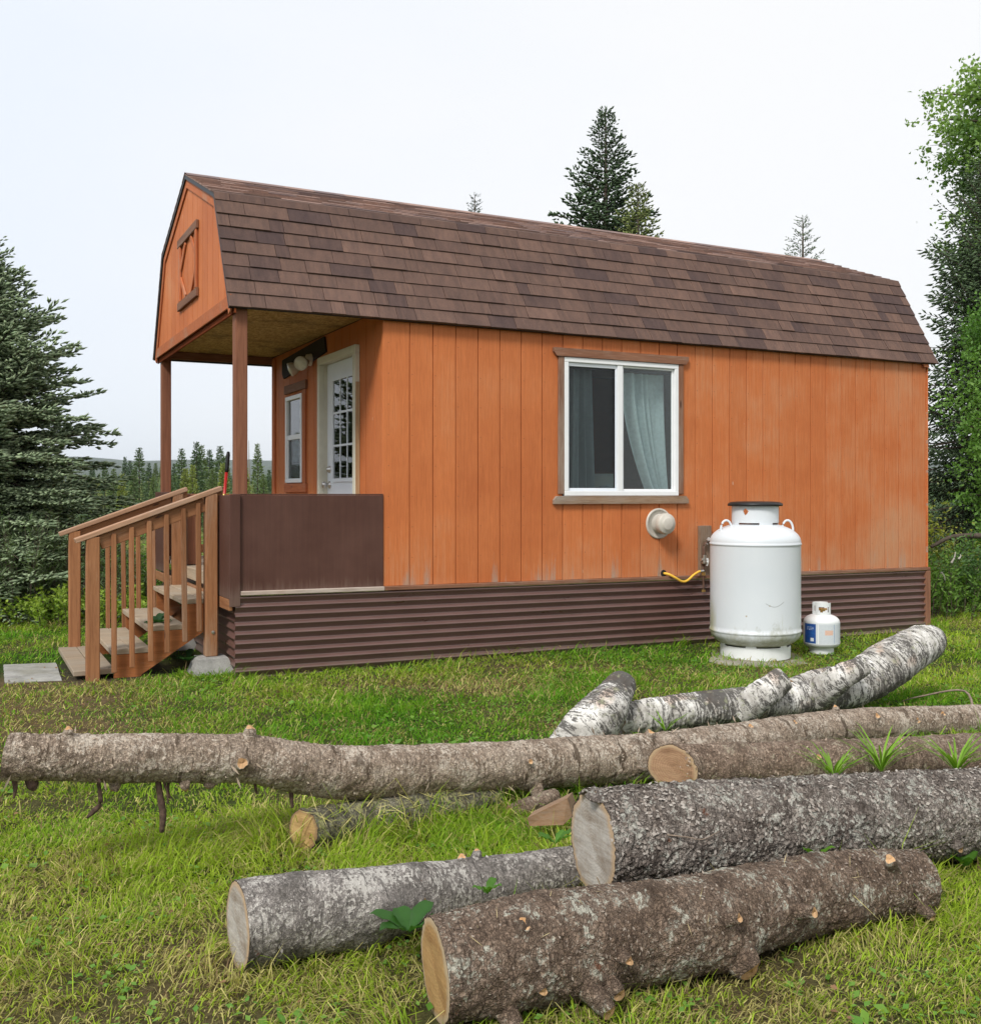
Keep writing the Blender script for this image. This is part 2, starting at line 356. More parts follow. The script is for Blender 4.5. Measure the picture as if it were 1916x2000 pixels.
def m_cut(name, c, c2, rim, ringd=.35):
    "sawn end: growth rings, radial cracks, saw marks, paler or darker rim"
    g = G(name, .8, .2); v = g.attr('lc'); rr = g.attr('rad', 'Fac')
    n = g.noise(v, 9, 5, .65); d = g.n('ShaderNodeVectorMath', {0: v}, operation='LENGTH').outputs['Value']
    ring = g.math('SINE', g.math('MULTIPLY', g.math('ADD', d, g.math('MULTIPLY', g.noise(v, 14, 3), .02)), 700.))
    saw = g.noise(g.map(v, (1, 9, 60)), 2.2, 4, .7); f = g.noise(v, 130, 4, .8)
    sk = g.noise(g.n('ShaderNodeMapping', {'Vector': v, 'Rotation': (.6, 0, 0), 'Scale': (1, 3, 26)}).outputs[0], 1.6, 5, .65, .8)
    col = g.ramp(g.math('ADD', g.math('MULTIPLY', n, .55), g.math('MULTIPLY', sk, .5)), [(.38, c2), (.60, c)])
    col = g.mix(ringd, col, g.ramp(ring, [(0, .55), (1, 1.)]), 'MULTIPLY')
    col = g.mix(.5, col, g.ramp(saw, [(.3, .65), (.7, 1.2)]), 'MULTIPLY')
    col = g.mix(.35, col, g.ramp(f, [(.3, .55), (.7, 1.3)]), 'MULTIPLY')
    col = g.mix(g.ramp(g.math('ADD', rr, g.math('MULTIPLY', g.math('SUBTRACT', n, .5), .25)), [(.80, 0.), (.92, .85)]), col, rim)
    col = g.mix(g.ramp(rr, [(.972, 0.), (.985, 1.)]), col, (.06, .04, .03))
    return g.done(col, g.bump(g.math('ADD', saw, f), .4, .003))
def m_leaf(name, tint=(1, 1, 1), rough=.55, trans=.35, spec=.35):
    g = G(name, rough, spec); c = g.attr('Col', 'Color'); col = g.mix(1, c, tint, 'MULTIPLY')
    g.done(col)
    tr = g.n('ShaderNodeBsdfTranslucent', {'Color': g.mix(1, col, (1.25, 1.35, .7), 'MULTIPLY')})
    ms = g.n('ShaderNodeMixShader', {0: trans, 1: g.b.outputs[0], 2: tr.outputs[0]})
    g.nt.links.new(ms.outputs[0], g.nt.nodes['Material Output'].inputs['Surface'])
    return g.m
def m_glass(name, tint=(.9, .95, .95), refl=1.0, mul=.55, add=0.):
    g = G(name, .02, .5); g.nt.nodes.remove(g.b)
    tr = g.n('ShaderNodeBsdfTransparent', {'Color': (*tint, 1)}); gl = g.n('ShaderNodeBsdfGlossy', {'Roughness': .015, 'Color': (refl, refl, refl, 1)})
    fr = g.n('ShaderNodeFresnel', {'IOR': 1.52}); k = g.math('MULTIPLY_ADD', fr.outputs[0], mul, add)
    ms = g.n('ShaderNodeMixShader', {0: k, 1: tr.outputs[0], 2: gl.outputs[0]})
    g.nt.links.new(ms.outputs[0], g.nt.nodes['Material Output'].inputs['Surface']); return g.m
def m_screen():
    g = G('insect_screen', .8); g.done((.022, .024, .027)); tr = g.n('ShaderNodeBsdfTransparent', {'Color': (1, 1, 1, 1)})
    ms = g.n('ShaderNodeMixShader', {0: .24, 1: tr.outputs[0], 2: g.b.outputs[0]})
    g.nt.links.new(ms.outputs[0], g.nt.nodes['Material Output'].inputs['Surface']); return g.m
def m_osb():
    g = G('strand_board', .8, .2); o = g.obj(); r = g.map(o, (1, 2.6, 1))
    c = g.sepz(g.vor(r, 26, 'F1', 'Color'), 0); c2 = g.sepz(g.vor(g.map(o, (2.4, 1, 1), (5, 1, 0)), 30, 'F1', 'Color'), 1)
    col = g.ramp(g.math('ADD', g.math('MULTIPLY', c, .5), g.math('MULTIPLY', c2, .5)), [(.2, (.26, .155, .055)), (.5, (.40, .255, .090)), (.8, (.52, .36, .15))])
    st = g.noise(o, 1.7, 5, .65); col = g.mix(g.ramp(st, [(.56, 0.), (.70, .85)]), col, (.075, .05, .028))
    return g.done(col, g.bump(c, .2, .002))
def m_tank():
    g = G('white_tank_paint', .38, .5); o = g.obj(); z = g.sepz(o, 2)
    n = g.noise(g.map(o, (1, 1, .35)), 7, 5, .65); f = g.noise(o, 40, 4, .7)
    col = g.ramp(g.noise(o, 2, 3), [(.3, (.60, .64, .675)), (.7, (.66, .69, .715))])
    d = g.math('ADD', g.n('ShaderNodeMapRange', {0: z, 1: .34, 2: .06}).outputs[0], g.math('MULTIPLY', g.math('SUBTRACT', n, .5), 1.6))
    d = g.math('ADD', d, g.math('MULTIPLY', g.math('SUBTRACT', f, .5), .7))
    col = g.mix(g.ramp(d, [(.35, 0.), (.95, .85)]), col, (.27, .27, .17))
    side = g.math('ADD', g.n('ShaderNodeMapRange', {0: g.sepz(o, 0), 1: -.33, 2: -.385}).outputs[0], g.math('MULTIPLY', g.math('SUBTRACT', g.noise(g.map(o, (6, 6, .6)), 2.5, 4), .5), 2.))
    side = g.math('MULTIPLY', side, g.n('ShaderNodeMapRange', {0: z, 1: .62, 2: .30}).outputs[0])
    col = g.mix(g.ramp(side, [(.35, 0.), (1.1, .75)]), col, (.38, .37, .20))
    sp = g.vor(o, 5.5); col = g.mix(g.ramp(sp, [(0, 1.), (.035, .8), (.05, 0.)]), col, (.40, .33, .24))
    return g.done(col, g.bump(g.noise(o, 60, 3), .06, .003))
def m_concrete(name='concrete', c=(.36, .35, .33), green=.3):
    g = G(name, .9, .2); o = g.obj(); n = g.noise(o, 6, 6, .7); f = g.noise(o, 90, 4, .8)
    col = g.ramp(n, [(.3, tuple(x*.6 for x in c)), (.55, c), (.75, tuple(x*1.2 for x in c))])
    col = g.mix(.5, col, g.ramp(f, [(.3, .6), (.7, 1.2)]), 'MULTIPLY')
    col = g.mix(g.ramp(g.noise(g.map(o, (1, 1, 1), (4, 2, 1)), 3.3, 5), [(.62-green*.3, 0.), (.85, .7)]), col, (.15, .14, .07))
    return g.done(col, g.bump(g.math('ADD', n, f), .5, .006))
def m_ground():
    g = G('soil_and_thatch', .95, .1); c = g.attr('Col', 'Color'); o = g.obj()
    n = g.noise(o, 14, 6, .75); f = g.noise(o, 90, 5, .8)
    col = g.mix(.9, c, g.ramp(n, [(.3, .35), (.7, 1.5)]), 'MULTIPLY'); col = g.mix(.7, col, g.ramp(f, [(.3, .4), (.7, 1.4)]), 'MULTIPLY')
    return g.done(col, g.bump(g.math('ADD', n, f), .8, .03))
def m_label():
    "print of the cylinder's label: blue panel, text lines and an orange patch"
    g = G('cylinder_label_print', .5, .4); u = g.n('ShaderNodeUVMap').outputs[0]; x = g.sepz(u, 0); y = g.sepz(u, 1)
    def rect(x0, x1, y0, y1):
        a = g.math('MULTIPLY', g.math('GREATER_THAN', x, x0), g.math('LESS_THAN', x, x1)); b = g.math('MULTIPLY', g.math('GREATER_THAN', y, y0), g.math('LESS_THAN', y, y1))
        return g.math('MULTIPLY', a, b)
    col = g.n('ShaderNodeRGB'); col.outputs[0].default_value = (.62, .66, .68, 1); col = col.outputs[0]
    tx = g.math('MULTIPLY', g.math('GREATER_THAN', g.math('FRACT', g.math('MULTIPLY', y, 26.)), .55), g.math('GREATER_THAN', g.noise(g.map(u, (60, 8, 1)), 3, 2), .45))
    body = rect(.36, .97, .06, .94); col = g.mix(g.math('MULTIPLY', g.math('MULTIPLY', tx, body), .55), col, (.25, .30, .38))
    col = g.mix(g.math('MULTIPLY', rect(.47, .63, .45, .68), .6), col, (.75, .34, .16))
    col = g.mix(rect(.655, .665, .05, .95), col, (.2, .3, .45)); col = g.mix(rect(.335, .36, 0, 1), col, (.72, .74, .75))
    blue = g.mix(g.ramp(g.noise(u, 6, 3), [(.4, (.012, .05, .22)), (.7, (.02, .10, .35))]), (0, 0, 0), (0, 0, 0)) if False else g.ramp(g.noise(u, 6, 3), [(.4, (.012, .06, .26)), (.7, (.02, .11, .38))])
    col = g.mix(rect(.03, .30, .04, .96), col, blue)
    t2 = g.math('MULTIPLY', g.math('GREATER_THAN', g.math('FRACT', g.math('MULTIPLY', y, 17.)), .5), g.math('GREATER_THAN', g.noise(g.map(u, (70, 6, 1)), 3, 2), .5))
    col = g.mix(g.math('MULTIPLY', g.math('MULTIPLY', t2, rect(.10, .26, .66, .84)), .85), col, (.7, .8, .9))
    col = g.mix(rect(.19, .26, .14, .30), col, (.75, .78, .8))
    return g.done(col)

def m_panel():
    g = G('dark_brown_panel_paint', .6, .15); o = g.obj(); st = g.noise(g.map(o, (22, 22, .8)), 2.5, 5, .7); bl = g.noise(o, 2.2, 4, .6)
    col = g.ramp(bl, [(.3, (.078, .036, .027)), (.7, (.112, .056, .043))]); col = g.mix(.4, col, g.ramp(st, [(.3, (.7, .7, .7)), (.7, (1.15, 1.12, 1.1))]), 'MULTIPLY')
    sp = g.vor(g.map(o, (3, 3, 1.4)), .9); col = g.mix(g.ramp(sp, [(0, .9), (.014, .8), (.022, 0.)]), col, (.45, .38, .32))
    dz = g.math('ADD', g.n('ShaderNodeMapRange', {0: g.sepz(o, 2), 1: .80, 2: .60}).outputs[0], g.math('MULTIPLY', g.math('SUBTRACT', st, .5), 1.6))
    col = g.mix(g.ramp(dz, [(.5, 0.), (1.3, .35)]), col, (.20, .15, .12))
    return g.done(col, g.bump(st, .12, .002), g.ramp(bl, [(.3, .5), (.7, .7)]))
M = dict(
    siding=m_siding(), shingle=m_shingle('roof_shingle'), shingle_far=m_shingle('roof_shingle_course', False, 2.1), skirt=m_skirt(),  # upper courses lightened in colour, for weathering and a grazing sky sheen
    groove=m_flat('orange_wall_backing', (.40, .095, .026), .8),
    trim=m_wood('weathered_red_brown_trim', (.26, .125, .075), (.15, .06, .035), (.33, .27, .22), .25),
    trim_o=m_wood('orange_painted_trim', (.52, .16, .06), (.40, .11, .035), (.42, .30, .22), .12),
    sill=m_wood('weathered_grey_sill', (.27, .17, .10), (.17, .08, .04), (.36, .33, .30), .55),
    post=m_wood('red_brown_post_wood', (.25, .105, .060), (.165, .06, .035), (.32, .22, .16), .1),
    rail=m_wood('stained_cedar', (.34, .155, .070), (.22, .085, .035), (.34, .24, .17), .18),
    cap=m_wood('faded_cedar_cap', (.50, .30, .19), (.38, .20, .11), (.48, .40, .33), .3),
    tread=m_wood('weathered_tread', (.40, .315, .225), (.28, .21, .14), (.36, .33, .28), .4),
    stringer=m_wood('orange_stained_stringer', (.40, .145, .050), (.27, .09, .03), (.36, .27, .2), .15, knots=False),
    strip=m_wood('bare_weathered_strip', (.40, .30, .24), (.26, .17, .13), (.55, .51, .47), .5),
    panel=m_panel(),
    drip=m_flat('black_drip_edge', (.02, .02, .022), .5), vinyl=m_flat('white_vinyl', (.78, .79, .80), .35, .03, 9, .02, .5),
    door=m_flat('white_door_paint', (.74, .78, .84), .35, .03, 5, .02, .5), doortrim=m_flat('cream_door_trim', (.62, .59, .48), .5, .06, 12, .08),
    rawwood=m_wood('bare_pale_wood', (.60, .42, .24), (.42, .22, .10), (.5, .4, .3), .2, knots=False),
    glass=m_glass('window_glass'), glassdoor=m_glass('door_glass', (.72, .76, .76), .8, 1.3, .02), glassporch=m_glass('porch_window_glass', (.8, .84, .84), .85, 1.3, .02), screen=m_screen(),
    curtain=m_flat('grey_blue_curtain_cloth', (.49, .555, .565), .85, .1, 30, .15), inner=m_flat('interior_wall', (.14, .09, .045), .85),
    black=m_flat('black_plastic', (.018, .018, .018), .4), metal=m_flat('brushed_nickel', (.55, .53, .50), .3, .08, 30, .05, .5, .9),
    osb=m_osb(), vent=m_flat('beige_vent_plastic', (.52, .485, .425), .42, .06, 8, .04, .5), lampglass=m_flat('lamp_glass', (.62, .60, .50), .18, .1, 40, .1, .6),
    tank=m_tank(), cyl=m_flat('white_cylinder_paint', (.70, .72, .72), .42, .07, 7, .05, .5), label=m_label(),
    pipe=m_flat('rusty_brown_pipe', (.12, .065, .045), .6, .3, 30, .3), brass=m_flat('brass', (.55, .36, .12), .35, .15, 30, .1, .5, .8),
    hose=m_flat('yellow_hose', (.80, .48, .06), .4, .06, 20, .03), red=m_flat('red_handle_paint', (.42, .018, .015), .35, .15, 20, .05, .5),
    concrete=m_concrete(), slab=m_concrete('mossy_concrete', (.34, .32, .26), .8), ground=m_ground(),
    darkwood=m_flat('dark_bracket_wood', (.03, .022, .02), .8),
    flake=m_leaf('bark_flake', rough=.85, trans=.0, spec=.15), leaf=m_leaf('leaf'), needle=m_leaf('needles', rough=.65, trans=.12, spec=.25), grass=m_leaf('grass_blades', rough=.7, trans=.42, spec=.08),
    treebark=m_flat('tree_bark', (.085, .065, .05), .9, .3, 20, .6), birchtrunk=m_flat('pale_trunk', (.38, .36, .32), .8, .3, 8, .3),
    rootbark=m_flat('hanging_bark_strip', (.095, .060, .045), .95, .5, 60, .9),
    twig=m_flat('dry_twig', (.22, .17, .13), .9, .3, 40, .4),
)

# ------------------------------------------------------------------ ground
def axis(lo, hi, fine, ext):
    a = list(np.arange(lo, hi+1e-6, fine)); s = fine
    while a[-1] < ext: s *= 1.25; a.append(a[-1]+s)
    s = fine
    while a[0] > -ext: s *= 1.25; a.insert(0, a[0]-s)
    return np.array(a)
xs = axis(-6.5, 7.5, .09, 5200); ys = axis(1.5, 13.5, .09, 5200)
gx, gy = np.meshgrid(xs, ys); px, py = gx.ravel(), gy.ravel()
pz = ground_z(px, py); dr = dryness(px, py)
nx, ny = len(xs), len(ys); ii = (np.arange(ny-1)[:, None]*nx+np.arange(nx-1)[None, :]).ravel()
q = np.stack([ii, ii+1, ii+nx+1, ii+nx], 1)
near = np.array([.045, .080, .014]); dry = np.array([.16, .115, .06]); mead = np.array([.19, .20, .055]); forest = np.array([.05, .075, .025])  # near ground darkened in colour to deepen the shade between blades
col = near+(dry-near)*dr[:, None]; dist = np.hypot(px, py)
m1 = sstep(11.5, 14, dist)[:, None]; m2 = sstep(60, 110, dist)[:, None]
mm = mead*(.6+.8*fb2(px, py, .25, 3, 3))[:, None]
col = col*(1-m1)+mm*m1; col = col*(1-m2)+forest*m2
soil = (np.exp(-((px+3.0)/.55)**2-((py-7.95)/.5)**2) > .35)[:, None]*1.
col = col*(1-.7*soil)+np.array([.085, .07, .05])*.7*soil
ground = ob('ground', np.stack([px, py, pz], 1), q, M['ground'], smooth=True, attrs={'Col': ('FLOAT_COLOR', np.hstack([col, np.ones((len(col), 1))]))})
setp(ground, kind='structure', label='lawn ground and meadow running back to the forest')

# far hills
hv = []; hf = []; n = 140
for k, (D, H, sd) in enumerate(((2600, 78, 3), (3600, 128, 8))):
    a = np.linspace(R(35), R(145), n); x = D*np.cos(a); y = D*np.sin(a)
    h = H*(.55+.6*fb2(a*9, a*0, 1, 4, sd)); o = len(hv)
    for i in range(n): hv += [(x[i]*.7, y[i]*.7, -3), (x[i]*.85, y[i]*.85, h[i]*.6), (x[i], y[i], h[i]), (x[i]*1.25, y[i]*1.25, -3)]
    for i in range(n-1):
        for j in range(3): hf.append((o+i*4+j, o+i*4+j+1, o+i*4+4+j+1, o+i*4+4+j))
setp(ob('hills', hv, hf, m_flat('forested_hill', (.035, .055, .028), .95, .35, .02, .3), smooth=True), kind='structure', label='low forested hills on the horizon')

# ------------------------------------------------------------------ the cabin
UX, UY = .891, .4540
RZ = math.atan2(UY, UX); ORG = Vector((-.847, 8.168, 0))
def hw(u, v, z=0): return Vector((ORG.x+u*math.cos(RZ)-v*math.sin(RZ), ORG.y+u*math.sin(RZ)+v*math.cos(RZ), z))
cabin = empty('cabin', ORG, RZ, label='orange wooden cabin with brown barn style shingle roof and covered porch', cat='cabin')
W = 3.30; LU = 6.13; GU = -1.19
PROF = [(-.05, 2.741), (.47, 3.70), (1.65, 4.165), (2.83, 3.70), (3.35, 2.741)]
def zt(u): return .640-.0073*(u+1)         # underside of siding
def roofz(v, off=.04):
    for (a, za), (b, zb) in zip(PROF, PROF[1:]):
        if a <= v <= b: return za+(zb-za)*(v-a)/(b-a)-off
    return 2.741-off
WIN = (1.645, 2.879, 1.335, 2.553)
# near wall boards
edges = [0.0, .028]+[.11*.2032+.2032*k for k in range(1, 31)]
edges = [.0225+.2032*k for k in range(0, 31)]; edges[0] = 0.; edges[-1] = LU
GAP = .0062
def cut_board(a, b, z0, z1, holes):
    "the rectangles left of board [a,b]x[z0,z1] once the holes are taken out"
    R_ = [(a, b, z0, z1)]
    for h in holes:
        o = []
        for (p, q_, r, s) in R_:
            if h[0] >= q_ or h[1] <= p or h[2] >= s or h[3] <= r: o.append((p, q_, r, s)); continue
            if h[0] > p: o.append((p, h[0], r, s))
            if h[1] < q_: o.append((h[1], q_, r, s))
            o.append((max(p, h[0]), min(q_, h[1]), r, h[2])); o.append((max(p, h[0]), min(q_, h[1]), h[3], s))
        R_ = [t for t in o if t[1]-t[0] > .001 and t[3]-t[2] > .001]
    return R_
def board_shapes(a, b, z0, z1, holes):
    "outlines (lists of corners) of the pieces of one siding board around an opening"
    for h in holes:
        if h[0] >= b or h[1] <= a: continue
        lo = h[2] > z0+.002
        if h[0] <= a+.002 and h[1] >= b-.002:
            o = [[(a, h[3]), (b, h[3]), (b, z1), (a, z1)]]
            if lo: o.append([(a, z0), (b, z0), (b, h[2]), (a, h[2])])
            return o
        if h[0] > a+.002: # opening bites into the right side
            q_ = [(a, z0), (b, z0), (b, h[2]), (h[0], h[2]), (h[0], h[3]), (b, h[3]), (b, z1), (a, z1)] if lo else [(a, z0), (h[0], z0), (h[0], h[3]), (b, h[3]), (b, z1), (a, z1)]
        else:
            q_ = [(a, z0), (b, z0), (b, z1), (a, z1), (a, h[3]), (h[1], h[3]), (h[1], h[2]), (a, h[2])] if lo else [(h[1], z0), (b, z0), (b, z1), (a, z1), (a, h[3]), (h[1], h[3])]
        return [q_]
    return [[(a, z0), (b, z0), (b, z1), (a, z1)]]
def siding(q_, axis_):
    n = len(q_); c = .0025
    if n == 4:
        (x0, z0), (x1, z1) = q_[0], q_[2]
        v, f = cham(x0, x1, -.002, .011, z0, z1, c) if axis_ == 'u' else cham(-.001, .011, x0, x1, z0, z1, c)
    else:
        v = [(x, -.002, z) for x, z in q_]+[(x, .011, z) for x, z in q_]; f = [tuple(range(n)), tuple(range(2*n-1, n-1, -1))]+[((i+1) % n, i, n+i, n+(i+1) % n) for i in range(n)]
        if axis_ == 'v': v = [(y+.001, x, z) for x, y, z in v]; f = [tuple(reversed(t)) for t in f]
    ob('siding_board', v, f, M['siding'], cabin)
for a, b in zip(edges, edges[1:]):
    for q_ in board_shapes(a+GAP/2 if a > 0 else a, b-GAP/2 if b < LU else b, zt((a+b)/2), 2.80, [WIN]): siding(q_, 'u')
def wall(name, L, m): v, f = boxes(L); return ob(name, v, f, m, cabin)
wall('wall', [(p, q_, .012, .09, r, s) for (p, q_, r, s) in cut_board(.013, 6.11, .60, 2.80, [WIN])], M['groove'])
wall('wall', [(.013, 6.11, 3.20, W, .60, 2.80)], M['groove'])
wall('wall', [(6.04, 6.11, .092, 3.198, .60, 2.80)], M['groove'])
# front wall behind the porch
DOOR = (.575, 1.535, .60, 2.575); WN2 = (2.147, 2.72, 1.47, 2.35)
e2 = [.0, .2032*.9]+[.2032*.9+.2032*k for k in range(1, 16)]
e2 = [e for e in e2 if e < 3.2]+[3.25]
for a, b in zip(e2, e2[1:]):
    for q_ in board_shapes(a+(GAP/2 if a > 0 else .013), b-GAP/2, .66, 2.815, [DOOR, WN2]): siding(q_, 'v')
wall('wall', [(.0125, .09, p, q_, r, s) for (p, q_, r, s) in cut_board(.092, 3.198, .61, 2.80, [DOOR, WN2])], M['groove'])
wall('floor', [(.10, 6.03, .10, 3.19, .58, .66)], M['inner'])
wall('ceiling', [(.0, 6.10, .014, 3.24, 2.822, 2.84)], M['inner'])
wall('partition', [(4.4, 4.45, .10, 3.19, .67, 2.81)], M['inner'])
# corner boards, sill strip
lumber('corner_board', cabin, M['siding'], (6.121, -.008, zt(6.1)), (6.121, -.008, 2.78), .012, .03)
lumber('corner_board', cabin, M['trim_o'], (-.010, 3.19, .66), (-.010, 3.19, 2.80), .10, .016, R(90))
lumber('sill_strip', cabin, M['trim'], (.0, -.021, zt(0)-.016), (6.14, -.021, zt(6.14)-.016), .042, .032)
lumber('sill_strip', cabin, M['strip'], (-1.13, -.020, zt(-1.1)-.014), (-.002, -.020, zt(0)-.016), .05, .032)
lumber('skirt_post', cabin, M['trim'], (6.11, -.020, -.12), (6.11, -.020, zt(6.1)-.036), .07, .04)
# corrugated skirting
def corr(u0, u1, off, p=.0678, amp=.0145, z0=-.12, n=12):
    zt1 = .604; rows = []; k = int((zt1-z0)/p*n)
    v = []; f = []
    for i in range(k+1):
        z = zt1-(zt1-z0)*i/k; ph = 2*math.pi*(zt1-z)/p
        y = -off-amp*math.sin(ph+.55*math.sin(ph))*.98
        for u in (u0, u1): v.append((u, y, z-.0073*(u+1)))
    for i in range(k): f.append((2*i, 2*i+2, 2*i+3, 2*i+1))
    return v, f
for (a, b, off) in ((-1.17, 2.405, .019), (2.39, 5.377, .022), (5.36, 6.075, .019)):
    v, f = corr(a, b, off); ob('skirting_panel', v, f, M['skirt'], cabin, smooth=True)
v, f = corr(-3.3, -.02, .012); v = [(-1.145-y, -x, z) for x, y, z in v]
ob('skirting_panel', [(x+.0, y, z) for x, y, z in v], f, M['skirt'], cabin, smooth=True)
lumber('rim_joist', cabin, M['rail'], (-1.195, .0, .54), (-1.195, 3.28, .54), .03, .085)
# window in the near wall
def window(parent, a, b, z0, z1, face, axis_, split):
    def P(x0, x1, d0, d1, q0, q1):
        return (x0, x1, face+d0, face+d1, q0, q1) if axis_ == 'u' else (face+d0, face+d1, x0, x1, q0, q1)
    def B(*L):
        return join(*[cham(*P(*t), .0035) for t in L])
    fw = .042
    v, f = B((a, b, -.022, .03, z1-fw, z1), (a, b, -.022, .03, z0, z0+fw), (a, a+fw, -.0215, .029, z0+fw, z1-fw), (b-fw, b, -.0215, .029, z0+fw, z1-fw))
    win = ob('window', v, f, M['vinyl'], parent)
    return win, P, B
win, P, B = window(cabin, 1.655, 2.869, 1.345, 2.543, 0, 'u', .5)
mid = 2.232
v, f = B((mid-.028, mid+.028, -.016, .02, 1.387, 2.501)); ob('mullion', v, f, M['vinyl'], win)
v, f = B((1.697, mid-.028, -.004, .012, 2.468, 2.501), (1.697, mid-.028, -.004, .012, 1.387, 1.412), (1.697, 1.712, -.0035, .0115, 1.412, 2.468), (mid-.043, mid-.028, -.0035, .0115, 1.412, 2.468))
ob('screen_frame', v, f, M['door'], win)
v, f = boxes([P(1.71, mid-.042, .002, .003, 1.41, 2.47)]); ob('screen', v, f, M['screen'], win)
v, f = boxes([P(1.70, mid, .022, .026, 1.40, 2.50)]); ob('pane', v, f, M['glass'], win)
v, f = B((mid+.028, mid+.048, .0, .02, 1.387, 2.501), (2.807, 2.827, .0, .02, 1.387, 2.501), (mid+.048, 2.807, .0, .0195, 1.387, 1.405), (mid+.048, 2.807, .0, .0195, 2.483, 2.501))
ob('sash', v, f, M['vinyl'], win)
v, f = boxes([P(mid+.045, 2.81, .008, .012, 1.40, 2.49)]); ob('pane', v, f, M['glass'], win)
lumber('casing', win, M['trim'], (1.625, -.012, 1.36), (1.625, -.012, 2.545), .058, .022)
lumber('casing', win, M['trim'], (2.897, -.012, 1.36), (2.897, -.012, 2.545), .052, .022)
def headboard(name, a, b, z, h, m, up):
    c = .03; s = 1 if up else -1
    pr = [(a, z+h/2*s), (b, z+h/2*s), (b, z), (b-c, z-h/2*s), (a+c, z-h/2*s), (a, z)]
    v = [(x, -.034, q_) for x, q_ in pr]+[(x, -.002, q_) for x, q_ in pr]; n = 6
    f = [tuple(range(n-1, -1, -1)), tuple(range(n, 2*n))]+[(i, (i+1) % n, n+(i+1) % n, n+i) for i in range(n)]
    if not up: f = [tuple(reversed(t)) for t in f]
    ob(name, v, f, m, win)
headboard('head_board', 1.545, 2.975, 2.582, .072, M['trim'], True)
headboard('sill', 1.545, 2.975, 1.309, .068, M['sill'], False)
v, f = boxes([(1.66, 2.865, .0105, .0905, 1.336, 1.3445), (1.66, 2.865, .0105, .0905, 2.5435, 2.552)]); ob('window_return', v, f, M['vinyl'], win)
# porch window
w2, P, B = window(cabin, 2.15, 2.717, 1.473, 2.347, 0, 'v', .5)
v, f = B((2.19, 2.677, -.012, .02, 1.905, 1.955), (2.19, 2.215, -.006, .016, 1.515, 1.905), (2.652, 2.677, -.006, .016, 1.515, 1.905)); ob('sash', v, f, M['vinyl'], w2)
v, f = boxes([P(2.19, 2.677, .004, .008, 1.955, 2.306)]); ob('pane', v, f, M['glassporch'], w2)
v, f = boxes([P(2.215, 2.652, .004, .008, 1.515, 1.905)]); ob('pane', v, f, M['glass'], w2)
v, f = boxes([P(2.216, 2.651, -.002, -.001, 1.516, 1.904)]); ob('screen', v, f, M['screen'], w2)
lumber('head_board', w2, M['trim'], (-.014, 2.0, 2.42), (-.014, 2.74, 2.42), .026, .085)
lumber('sill', w2, M['trim_o'], (-.014, 2.0, 1.42), (-.014, 2.74, 1.42), .026, .085)
lumber('casing', w2, M['trim_o'], (-.010, 2.085, 1.463), (-.010, 2.085, 2.377), .10, .018, R(90))
# door
dfr = [(-.03, .06, .575, .60, .66, 2.55), (-.03, .06, 1.51, 1.535, .66, 2.55), (-.03, .06, .575, 1.535, 2.5502, 2.575)]
v, f = join(*[cham(*t, .003) for t in dfr]); dr_ = ob('door', *cham(.035, .075, .60, 1.51, .66, 2.548, .003), M['door'], cabin)
ob('door_frame', v, f, M['doortrim'], dr_)
v, f = join(cham(-.045, .0, .537, .60, .66, 2.545, .004), cham(-.045, .0, 1.505, 1.571, .66, 2.545, .004), cham(-.045, .0, .537, 1.571, 2.546, 2.612, .004)); ob('door_casing', v, f, M['doortrim'], dr_)
lumber('peeling_strip', dr_, M['rawwood'], (-.02, .532, .67), (-.02, .532, 2.3), .006, .04, R(90))
v = []; f = []
L = []
y0, y1, z0, z1 = .74, 1.30, 1.50, 2.38
L += [(.018, .036, y0-.03, y1+.03, z0-.03, z0), (.018, .036, y0-.03, y1+.03, z1, z1+.03), (.018, .0355, y0-.03, y0, z0, z1), (.018, .0355, y1, y1+.03, z0, z1)]
for k in (1, 2): yy = y0+(y1-y0)*k/3; L.append((.022, .0345, yy-.009, yy+.009, z0, z1))
for k in (1, 2): zz = z0+(z1-z0)*k/3; L.append((.021, .034, y0, y1, zz-.009, zz+.009))
v, f = boxes(L); ob('muntins', v, f, M['door'], dr_)
for k in range(3):
    for j in range(3):
        a = y0+(y1-y0)*k/3; c = z0+(z1-z0)*j/3
        v, f = boxes([(.0265, .0285, a+.009, a+(y1-y0)/3-.009, c+.009, c+(z1-z0)/3-.009)]); ob('pane', v, f, M['glassdoor'], dr_)
v, f = boxes([(.029, .0345, y0, y1, z0, z1)]); ob('pane_backing', v, f, m_flat('grey_pane_back', (.17, .175, .165), .7), dr_)  # plain grey sheet closing the door glass behind the panes
def disc_u(c, prof, n=24):
    "lathe lying on the -u axis"
    v, f = lathe(prof, n); return [(c[0]-z, c[1]+x, c[2]+y) for x, y, z in v], [tuple(reversed(q_)) for q_ in f]
v, f = join(disc_u((.035, 1.44, 1.445), [(.0, .07), (.028, .068), (.03, .055), (.024, .035), (.012, .03), (.012, .012), (.032, .01), (.034, 0)]),
            disc_u((.035, 1.44, 1.585), [(.0, .03), (.022, .028), (.024, .012), (.032, .01), (.034, 0)]))
ob('knob', v, f, M['metal'], dr_, smooth=True)
